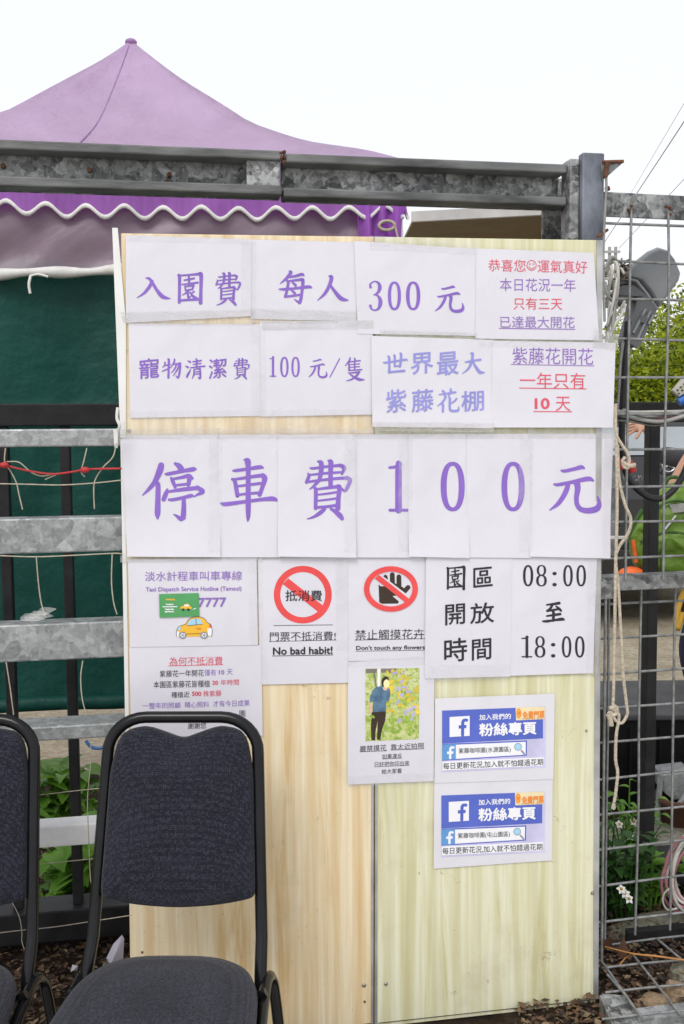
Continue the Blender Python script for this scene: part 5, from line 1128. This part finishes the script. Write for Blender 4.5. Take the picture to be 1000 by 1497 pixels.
for k in range(4): mb = MB(); xx = x0+.05+k*.12; mb.box(xx, xx+.012, CY-.022, CY-.005, .05, t0-.03); bevel(mb.build('side_rib', K['binblack'], bn), .003)
# small grey metal machine and clay pot on the crate's right
mg = thing('metal_bracket', 'grey sheet metal bracket with struts leaning in front of the black crate', 'metal bracket', PT(985, 1190, 3.7))
mb = MB(); p = [PT(968, 1133, 3.72), PT(1012, 1128, 3.72), PT(1014, 1166, 3.72), PT(984, 1170, 3.72), (PT(972, 1160, 3.72))]; mb.prism(p, (0, .12, 0)); bevel(mb.build('metal_box', K['zinc'], mg), .004, 2)
mb = MB(); mb.tube([PT(1012, 1150, 3.68), PT(992, 1178, 3.68), PT(982, 1196, 3.68)], .012, 8); mb.tube([PT(1012, 1175, 3.69), PT(985, 1198, 3.69)], .010, 8); mb.tube([PT(966, 1132, 3.7), PT(962, 1180, 3.7), PT(960, 1238, 3.7)], .011, 8); mb.build('strut', K['zinc'], mg)
pt_ = PT(992, 1236, 3.72); ptb = MB(); rr_ = [(.055, 0), (.06, .005), (.085, .11), (.095, .115), (.095, .135), (.082, .135), (.075, .10)]
ptb.loft([[Vector((pt_.x+r_*math.cos(a), pt_.y+r_*math.sin(a), .02+z)) for a in [k*math.pi/12 for k in range(24)]] for r_, z in rr_]); solo('clay_pot', 'brown clay flower pot low down beside the black crate', 'flower pot', ptb, K['clay'], (pt_.x, pt_.y, .02))
# pink and white cable coil
cl_ = thing('cable_coil', 'coil of pink and white cable hanging on the lower mesh at the right edge', 'cable coil', PT(1005, 1280, 2.95))
random.seed(9)
for k in range(11):
    cx, cy = 1012+random.uniform(-4, 5), 1278+random.uniform(-7, 8); rx, ry = random.uniform(26, 42), random.uniform(40, 58); ph = random.uniform(-.25, .25); mb = MB()
    pts = []
    for i in range(19):
        a = 2*math.pi*i/18; pts.append(PT(cx+rx*math.cos(a)+ph*ry*math.sin(a)*.5, cy+ry*math.sin(a), 2.93+.05*random.random()*0+.012*k*.4+.012*math.sin(a*2+k)))
    mb.tube(pts, .0048, 7, curve=3); mb.build('loop', K['cabp'] if k % 2 else K['cabw'], cl_)
mb = MB(); mb.tube([PT(x, y, 2.9) for x, y in ((985, 1295), (972, 1305), (969, 1318), (976, 1330), (990, 1328))], .003, 6, curve=5); mb.build('loose_end', K['cabw'], cl_)
# weeds
def weed(base, h, n, L, mat, label, name='weed', spread=.12, flowers=(), group='weeds growing behind the fences', wide=.5):
    base = Vector(base); t = thing(name, label, 'plant', base, group); st = MB(); lv = MB()
    for k in range(n):
        a = random.uniform(0, 6.28); rr_ = random.uniform(.1, 1)*spread; tip = base+Vector((rr_*math.cos(a), rr_*math.sin(a)*.8, h*random.uniform(.45, 1.)))
        mid = base.lerp(tip, .55)+Vector((0, 0, h*.12)); st.tube([base+Vector((rr_*.2*math.cos(a), rr_*.2*math.sin(a), -.01)), mid, tip], [.004, .003, .0018], 5, curve=3)
        for q in range(7):
            f = .25+.75*(q/6); p = base.lerp(mid, f*1.6) if f < .6 else mid.lerp(tip, (f-.55)/.45)
            aa = a+random.uniform(-1.6, 1.6)+(q % 2)*2.4; d = Vector((math.cos(aa), math.sin(aa), random.uniform(-.05, .75)))
            l = L*random.uniform(.55, 1.1); lv.leaf(p, d, (0, 0, 1), l, l*wide*random.uniform(.8, 1.15), bend=random.uniform(.15, .6), n=4)
    st.build('stem', K[mat], t); lv.build('leaf_cluster', K[mat], t)
    for f in flowers:
        f = Vector(f); s2 = MB(); s2.tube([base+Vector((0, 0, h*.4)), base.lerp(f, .6)+Vector((0, 0, .03)), f], .0016, 5, curve=3); s2.build('stem', K[mat], t)
        fm = MB(); nrm = Vector((random.uniform(-.4, .4), -.8, random.uniform(.2, .8))).normalized(); e1 = nrm.orthogonal().normalized(); e2 = nrm.cross(e1)
        for k in range(5):
            a = k*1.257+random.uniform(-.15, .15); d = e1*math.cos(a)+e2*math.sin(a); fm.leaf(f+d*.003, d+nrm*.1, nrm, .0125, .011, bend=.1)
        fo = fm.build('flower', K['petal'], t); m3 = MB(); m3.ball(f+nrm*.004, .0045, nu=8, nv=5); m3.build('flower_centre', K['pollen'], fo)
random.seed(21)
def gw(px, py): p = GP(px, py, .0); return p
weed(GP(72, 1215), .30, 9, .17, 'weed', 'large leafed bright weed behind the twine left of the chair', spread=.13)
weed(GP(120, 1205), .24, 6, .14, 'weed', 'bright weed half behind the second black post', spread=.10)
weed(GP(110, 1310), .17, 8, .12, 'weed', 'broad weed with toothed leaves just behind the black bottom rail', spread=.15, wide=.7)
weed(GP(155, 1300), .25, 7, .13, 'weed', 'upright weed leaves beside the chair frame under the white rail', spread=.10, wide=.6)
weed(GP(28, 1240), .2, 6, .12, 'weed', 'small weed cluster at the left edge behind the left chair', spread=.14)
weed(GP(60, 1322), .08, 5, .07, 'weed', 'low seedling weeds on the dark soil by the left post', spread=.12)
KF = 3.02
weed(PT(915, 1350, KF)*1, .34, 12, .065, 'weed2', 'dark green daisy weed with white flowers behind the lower mesh', name='flowering_weed', spread=.13, wide=.5, flowers=[PT(908, 1300, KF-.12), PT(914, 1306, KF-.12), PT(919, 1314, KF-.12)])
weed(GP(950, 1330), .24, 10, .07, 'weed', 'light green weed spreading right of the daisies under the wire', name='flowering_weed', spread=.14, wide=.58)
weed(PT(918, 1262, 3.35), .30, 12, .055, 'weed', 'taller daisy weed with white flowers in front of the black crate', name='flowering_weed', spread=.12, wide=.5, flowers=[PT(905, 1205, 3.3), PT(921, 1222, 3.28), PT(896, 1240, 3.25), PT(926, 1201, 3.34)])
weed(GP(890, 1340), .34, 6, .07, 'weed2', 'dark weed close to the edge of the board', name='weed', spread=.07)
# stones, dead leaf, stalk, litter
def stone(p, r, sc, label, mat='rock'):
    mb = MB(); nu, nv = 14, 9; c = Vector(p); vs = []
    sd = random.uniform(0, 50)
    for j in range(nv+1):
        th = math.pi*j/nv
        for i in range(nu):
            ph = 2*math.pi*i/nu; d = Vector((math.sin(th)*math.cos(ph), math.sin(th)*math.sin(ph), math.cos(th))); k = r*(1+.35*noise.noise(d*1.6+Vector((sd, 0, 0)))); vs.append(c+Vector((d.x*sc[0], d.y*sc[1], d.z*sc[2]))*k)
    mb.add(vs, [(j*nu+i, (j+1)*nu+i, (j+1)*nu+(i+1) % nu, j*nu+(i+1) % nu) for j in range(nv) for i in range(nu)], 0, False); return solo('stone', label, 'stone', mb, K[mat], c, 'stones under the lying mesh panel')
stone(GP(958, 1470, .01), .045, (1.15, .8, .6), 'flat tan stone in front under the lying mesh'); stone(GP(986, 1456, .01), .04, (.9, .9, .9), 'yellowish upright stone near the right edge'); stone(GP(999, 1425, .01), .045, (1, .8, .7), 'grey stone at the right edge of the lying mesh', 'concrete')
stone(GP(935, 1365, .0), .07, (1.7, .7, .45), 'long mossy concrete lump behind the black edge', 'concrete'); stone(GP(975, 1352, .0), .08, (1.6, .7, .45), 'larger mossy concrete lump below the coil', 'concrete')
mb = MB(); mb.leaf(GP(908, 1400, .03), (.15, .1, 1), (0, -1, 0), .055, .03, bend=-.1, n=5); mb.leaf(GP(896, 1385, .03), (-.3, 0, .5), (0, -1, 0), .05, .04); solo('dead_leaf', 'dark red brown dead leaf standing between the wires', 'dead leaf', mb, K['clay'], GP(908, 1400, .03))
mb = MB(); mb.tube([GP(884, 1384, .07), GP(925, 1394, .075), GP(960, 1398, .075), GP(1010, 1405, .07)], [.0022, .0025, .003, .003], 6, curve=5); mb.tube([GP(925, 1394, .075), GP(915, 1400, .05), GP(905, 1412, .03)], .0022, 6, curve=3); solo('dry_stalk', 'thin orange brown dry stalk lying across the wires', 'stalk', mb, K['dry'], GP(925, 1394, .07))
mb = MB(); a = GP(150, 1412, .01)
sc_ = [(0, 0, 0), (.028, -.01, .012), (.06, 0, .02), (.062, .012, .075), (.055, .015, .085), (.03, .01, .06)]
mb.add([a+Vector(p) for p in sc_]+[a+Vector((.04, -.006, .04))], [(0, 1, 6), (1, 2, 6), (2, 3, 6), (3, 4, 6), (4, 5, 6), (5, 0, 6)]); solo('plastic_scrap', 'crumpled lilac white plastic scrap behind the chair on the soil', 'litter', mb, K['scrap'], a)
mb = MB(); a = GP(103, 1421, .02); mb.add([a, a+Vector((.02, 0, .004)), a+Vector((.022, .0, .018)), a+Vector((.006, 0, .022)), a+Vector((.012, -.012, .012))], [(0, 1, 4), (1, 2, 4), (2, 3, 4), (3, 0, 4)]); solo('plastic_scrap', 'tiny pale plastic scrap between the two chairs', 'litter', mb, K['scrap'], a)

# ================================================================== CAR, PERSON, BACKPACK
CD = 8.0; cx = PT(981, 680, CD).x
car = thing('parked_car', 'black car seen from behind through the mesh fence', 'car', (cx, CD+2.2, -.03), None)
def rrect(hw, yr, yf, z, rad=.22, n=6):
    out = []
    for (sx, y, a0) in ((1, yr, -90), (1, yf, 0), (-1, yf, 90), (-1, yr, 180)):
        ccx = sx*(hw-rad); ccy = y+rad if y == yr else y-rad
        for k in range(n+1): a = R(a0+90*k/n); out.append(Vector((cx+ccx+rad*math.cos(a), CD+ccy+rad*math.sin(a), z)))
    return out
mb = MB(); mb.loft([rrect(.86, .10, 4.45, .30), rrect(.93, .02, 4.55, .36), rrect(.95, -.02, 4.6, .55), rrect(.95, -.03, 4.6, .80), rrect(.955, 0, 4.5, 1.02), rrect(.94, .05, 4.35, 1.18)]); mb.build('body', K['carpaint'], car)
mb = MB(); mb.loft([rrect(.90, .07, 3.3, 1.181), rrect(.86, .14, 3.1, 1.36), rrect(.80, .30, 2.75, 1.58), rrect(.72, .42, 2.45, 1.70), rrect(.60, .6, 2.2, 1.745)]); mb.build('cabin', K['carpaint'], car)
mb = MB()
def rq(pts, y_of, name, mat, th=.012):
    m = MB(); m.prism([Vector((cx+x, CD+y_of(z), z)) for x, z in pts], (0, -th, 0)); return bevel(m.build(name, K[mat], car), .004)
yw = lambda z: .135+(z-1.36)*.73
rq([(-.68, 1.37), (.68, 1.37), (.60, 1.60), (-.60, 1.60)], yw, 'rear_window', 'carglass')
ybd = lambda z: -.02
rq([(-.90, .42), (.90, .42), (.93, .62), (-.93, .62)], lambda z: -.035, 'rear_bumper', 'carpaint', .05)
rq([(-.86, .70), (.86, .70), (.86, .728), (-.86, .728)], lambda z: -.035, 'chrome_strip', 'chrome', .012)
rq([(-.42, .80), (.42, .80), (.44, 1.02), (-.44, 1.02)], lambda z: -.02, 'plate_recess', 'carpaint', .02); rq([(-.19, .85), (.19, .85), (.19, .98), (-.19, .98)], lambda z: -.04, 'number_plate', 'whitepaint', .008)
for sx in (-1, 1): rq([(sx*.56, 1.06), (sx*.90, 1.06), (sx*.91, 1.2), (sx*.62, 1.18)], lambda z: .035, 'tail_light', 'taillamp', .05)
bz = PT(981, 680, CD).z
m = MB(); yb = yw(bz)-.03
def rg(r, n=20): return [Vector((cx+r*math.cos(a), CD+yb, bz+r*math.sin(a))) for a in [2*math.pi*k/n for k in range(n+1)]]
m.tube(rg(.055), .007, 6)
for k in range(3): a = math.pi/2+k*2.094; m.tube([Vector((cx, CD+yb, bz)), Vector((cx+.052*math.cos(a), CD+yb, bz+.052*math.sin(a)))], [.011, .003], 6)
m.build('badge', K['chrome'], car)
def car_text(txt, pxl, pxr, py0, py1):
    vs, fs = font2d(txt, .02); a0 = min(v[0] for v in vs); a1 = max(v[0] for v in vs); b0 = min(v[1] for v in vs); b1 = max(v[1] for v in vs); m = MB()
    A_ = PT(pxl, py0, CD); B_ = PT(pxr, py1, CD); P = []
    for x, y in vs: P.append(Vector((A_.x+(B_.x-A_.x)*(x-a0)/(a1-a0), CD-.06, A_.z+(B_.z-A_.z)*(y-b0)/(b1-b0))))
    m.add(P, fs); m.build('lettering', K['whiteink'], car)
car_text('250', 923, 941, 695, 701.5); car_text('L', 908, 912, 694, 700)
for sx in (-1, 1):
    for yy in (.78, 3.6):
        c = Vector((cx+sx*.80, CD+yy, .33)); m = MB(); m.loft([[Vector((c.x+dx, c.y+r_*math.cos(a), c.z+r_*math.sin(a))) for a in [k*math.pi/14 for k in range(28)]] for dx, r_ in ((-.11, .30), (-.10, .345), (0, .36), (.10, .345), (.11, .30))]); wl = m.build('wheel', K['tyre'], car)
        m = MB(); m.loft([[Vector((c.x+sx*dx, c.y+r_*math.cos(a), c.z+r_*math.sin(a))) for a in [k*math.pi/14 for k in range(28)]] for dx, r_ in ((.09, .24), (.115, .23), (.118, .05))]); m.build('rim', K['chrome'], wl)

def skinbody(name, chains, mat, parent, sub=2, base=None):
    """one continuous surface grown round a skeleton: chains of (x,y,z,r); the first point of a chain may be an index label"""
    me = bpy.data.meshes.new(name); V = []; E_ = []; RR = []; key = {}
    bs = Vector(base) if base is not None else parent_base(parent)
    for chn in chains:
        prev = None
        for q in chn:
            if isinstance(q, str): prev = key[q]; continue
            nm_ = q[4] if len(q) > 4 else None
            V.append(Vector(q[:3])-bs); RR.append(q[3]); i = len(V)-1
            if nm_: key[nm_] = i
            if prev is not None: E_.append((prev, i))
            prev = i
    me.from_pydata([tuple(v) for v in V], E_, []); me.materials.append(mat)
    o = bpy.data.objects.new(name, me); COL.objects.link(o)
    if parent: o.parent = parent
    else: o.location = bs
    sk = o.modifiers.new('skin', 'SKIN'); sk.use_smooth_shade = True
    for i, r_ in enumerate(RR):
        rv = r_ if isinstance(r_, tuple) else (r_, r_); me.skin_vertices[0].data[i].radius = rv; me.skin_vertices[0].data[i].use_root = (i == 0)
    sb = o.modifiers.new('sub', 'SUBSURF'); sb.levels = sub; sb.render_levels = sub
    return o
# a person at the right edge, in profile facing left, one hand on the backpack and the other stretched out
X, Y = 1.90, 4.9; GZ = -.03
pelv = (X, Y, .92, .13, 'p')
hand1 = Vector((1.555, 4.72, 1.235)); w1 = Vector((1.573, 4.72, 1.30))
wf = PT(944, 622, 5.05); hf = PT(936, 624, 5.05)
body = [[pelv, (X, Y, 1.05, .115), (X-.02, Y, 1.22, .13), (X-.01, Y, 1.36, .12, 'ch'), (X-.01, Y, 1.46, .06), (X-.03, Y, 1.53, .055), (X-.05, Y, 1.60, .088), (X-.05, Y, 1.68, .09), (X-.045, Y, 1.74, .055)],
        ['ch', (X-.01, Y-.17, 1.38, .055), (1.80, Y-.22, 1.47, .043), (1.71, Y-.20, 1.50, .038), (1.64, 4.71, 1.42, .032), (w1.x, w1.y, w1.z, .025), (hand1.x, hand1.y, hand1.z, (.022, .034), 'h1')],
        ['ch', (X-.01, Y+.16, 1.40, .055), (1.83, Y+.4, 1.40, .042), (1.74, Y+.62, 1.43, .037), (1.66, 5.32, 1.50, .031), (wf.x, wf.y, wf.z, .024), (hf.x, hf.y, hf.z, (.02, .032), 'h2')],
        ['p', (X+.02, Y-.10, .86, .095), (X-.20, Y-.11, .50, .062), (X-.08, Y-.11, .10, .042), (X-.10, Y-.11, .03, .04), (X-.20, Y-.12, .012, .03)],
        ['p', (X+.03, Y+.10, .86, .095), (X+.10, Y+.11, .48, .062), (X+.20, Y+.11, .10, .042), (X+.17, Y+.11, .03, .04), (X+.05, Y+.12, .012, .03)]]
dn = Vector((-.25, 0, -1)).normalized()
for k, (dy, L) in enumerate(((-.03, .062), (-.010, .075), (.010, .078), (.028, .068))):
    b_ = hand1+Vector((0, dy*.8, -.03)); body.append(['h1', (b_.x-.003, b_.y, b_.z, .0085), (b_.x-.012, b_.y, b_.z-L*.5, .008), (b_.x+.004, b_.y, b_.z-L*.95, .0068)])
body.append(['h1', (hand1.x-.022, hand1.y-.012, hand1.z, .009), (hand1.x-.04, hand1.y-.01, hand1.z-.03, .0075)])
for k, (dz, L) in enumerate(((.024, .062), (.008, .075), (-.008, .072), (-.022, .055))):
    b_ = hf+Vector((-.030, 0, dz*.8)); body.append(['h2', (b_.x, b_.y, b_.z, .0088), (b_.x-L*.45, b_.y-.006, b_.z-.004-k*.004, .0082), (b_.x-L*.8, b_.y-.012, b_.z-.018-k*.006, .007)])
body.append(['h2', (hf.x-.005, hf.y-.02, hf.z-.022, .0095), (hf.x-.02, hf.y-.028, hf.z-.045, .0085), (hf.x-.03, hf.y-.03, hf.z-.062, .007)])
pe = skinbody('person', body, K['skin'], None, 2, base=(X, Y, GZ))
tag(pe, 'person in dark shirt and navy trousers at the right edge touching a green backpack', 'person')
skinbody('shirt', [[(X, Y, .90, .15, 'p'), (X, Y, 1.05, .135), (X-.02, Y, 1.22, .15), (X-.01, Y, 1.36, .14, 'ch'), (X-.01, Y, 1.44, .085)], ['ch', (X-.01, Y-.17, 1.38, .07), (1.83, Y-.215, 1.455, .06)], ['ch', (X-.01, Y+.16, 1.40, .07), (1.83, Y+.4, 1.40, .06), (1.75, Y+.6, 1.425, .052)]], K['shirt'], pe)
skinbody('trousers', [[(X, Y, .97, .145, 'p'), (X, Y, .90, .145, 'q')], ['q', (X-.04, Y-.10, .80, .115), (X-.20, Y-.11, .50, .088), (X-.08, Y-.11, .08, .068)], ['q', (X+.03, Y+.10, .82, .115), (X+.10, Y+.11, .48, .085), (X+.20, Y+.11, .08, .068)]], K['navy'], pe)
for (x_, y_) in ((X-.11, Y-.115), (X+.17, Y+.115)):
    m = MB(); m.loft([[Vector((x_-.03+sx*.135*math.cos(a), y_+.048*math.sin(a), z)) for a in [k*math.pi/10 for k in range(20)]] for sx, z in ((.98, GZ), (1, GZ+.03), (.92, GZ+.06), (.6, GZ+.09))]); m.build('shoe', K['shoe'], pe)
m = MB(); m.ball((X-.03, Y, 1.685), .104, sc=(1.02, .98, 1.0), nu=18, nv=12); m.tube([(X+.05, Y, 1.68), (X+.08, Y, 1.60), (X+.075, Y, 1.5)], [.05, .045, .02], 10, curve=4); m.build('hair', K['hair'], pe)
m = MB(); fx = X-.125; m.ball((fx-.012, Y, 1.64), .017, sc=(1.2, .7, 1)); m.ball((fx+.045, Y-.094, 1.64), .024, sc=(.7, .4, 1.2)); m.build('nose', K['skin'], pe)
for sy in (-1, 1): m = MB(); m.ball((fx+.004, Y+sy*.035, 1.665), .011); m.build('eye', K['shoe'], pe)
m = MB(); m.tube([(fx+.004, Y-.022, 1.603), (fx-.006, Y, 1.602), (fx+.004, Y+.022, 1.603)], .005, 6); m.build('mouth', K['purplep'], pe)
m = MB(); dwr = (hand1-w1).normalized(); 
for q in (0, .022): 
    c = w1+dwr*(.012+q); e1 = dwr.orthogonal().normalized(); e2 = dwr.cross(e1); m.tube([c+e1*.031*math.cos(a)+e2*.031*math.sin(a) for a in [k*math.pi/10 for k in range(21)]], .006, 6)
m.build('wristband', K['purplep'], pe)
m = MB(); P = [PT(1001, 862, 4.68), PT(994, 880, 4.68), (PT(988, 905, 4.68)), PT(990, 920, 4.68), PT(998, 895, 4.68)]; m.tube(P, .014, 8, curve=4); solo('yellow_strap', 'yellow and navy woven strap hanging in front of the navy trousers', 'strap', m, K['strapy'], P[0])
# green backpack
BY = 4.62; bpk = thing('backpack', 'bright green backpack with dark trim and an orange rain cover behind the mesh', 'backpack', PT(985, 842, BY))
prof = [(921, 806), (919, 785), (925, 770), (935, 752), (950, 736), (965, 716), (980, 707), (1000, 704), (1022, 712), (1035, 740), (1040, 790), (1038, 832), (1015, 842), (960, 842), (932, 832)]
PR = [Vector((v.x, v.y)) for v in catmull([(x, y, 0) for x, y in prof+[prof[0]]], 4)][:-1]
cc = Vector((980, 785))
def pring(f, dy, seed): 
    return [PT(*(cc+(p-cc)*f*(1+.03*noise.noise(Vector((p.x*.05, p.y*.05, seed))))), BY+dy) for p in PR]
m = MB(); bq = [pring(.5, .2, 1), pring(.9, .19, 1), pring(1, .12, 1), pring(1, .04, 2), pring(.98, 0, 3), pring(.95, -.02, 3), pring(.90, -.04, 4), pring(.82, -.055, 4), pring(.7, -.065, 4), pring(.6, -.072, 5), pring(.48, -.076, 5), pring(.36, -.08, 6), pring(.22, -.08, 6), pring(.05, -.08, 6)]
m.loft([[p+Vector((0, -.03*(noise.noise(p*13)+.5*noise.noise(p*31)), 0)) for p in r_] for r_ in bq]); m.build('bag_body', K['bag'], bpk)
def strip(pts, r_, nm_, mat, dy=-.08): m = MB(); m.tube([PT(x, y, BY+dy) for x, y in pts], r_, 7, curve=5); return m.build(nm_, K[mat], bpk)
strip([(935, 792), (955, 783), (980, 778), (1010, 782)], .006, 'piping', 'bagdark'); strip([(944, 760), (960, 742), (985, 732), (1010, 735)], .006, 'zip', 'bagdark'); strip([(965, 782), (966, 805), (968, 835)], .005, 'piping', 'bagdark', -.075)
strip([(988, 754), (980, 764), (972, 774)], .006, 'zip_pull', 'chrome', -.088); strip([(972, 708), (978, 699), (990, 698), (996, 706)], .009, 'handle', 'bagdark', .0)
m = MB(); vs = [PT(979, 738, BY-.085), PT(1004, 735, BY-.085), PT(1002, 748, BY-.088), PT(983, 750, BY-.088)]; m.prism(vs, (0, .012, 0)); m.build('label_patch', K['cabg'], bpk)
strip([(926, 790), (928, 806), (930, 822)], .010, 'orange_strap', 'orangep', -.05)
m = MB(); c = PT(923, 842, BY-.03); m.ball(c, .06, sc=(1.15, .6, .75), nu=12, nv=8); m.build('rain_cover', K['orangep'], bpk)
strip([(940, 745), (927, 768), (922, 790)], .012, 'side_panel', 'bagdark', -.012)
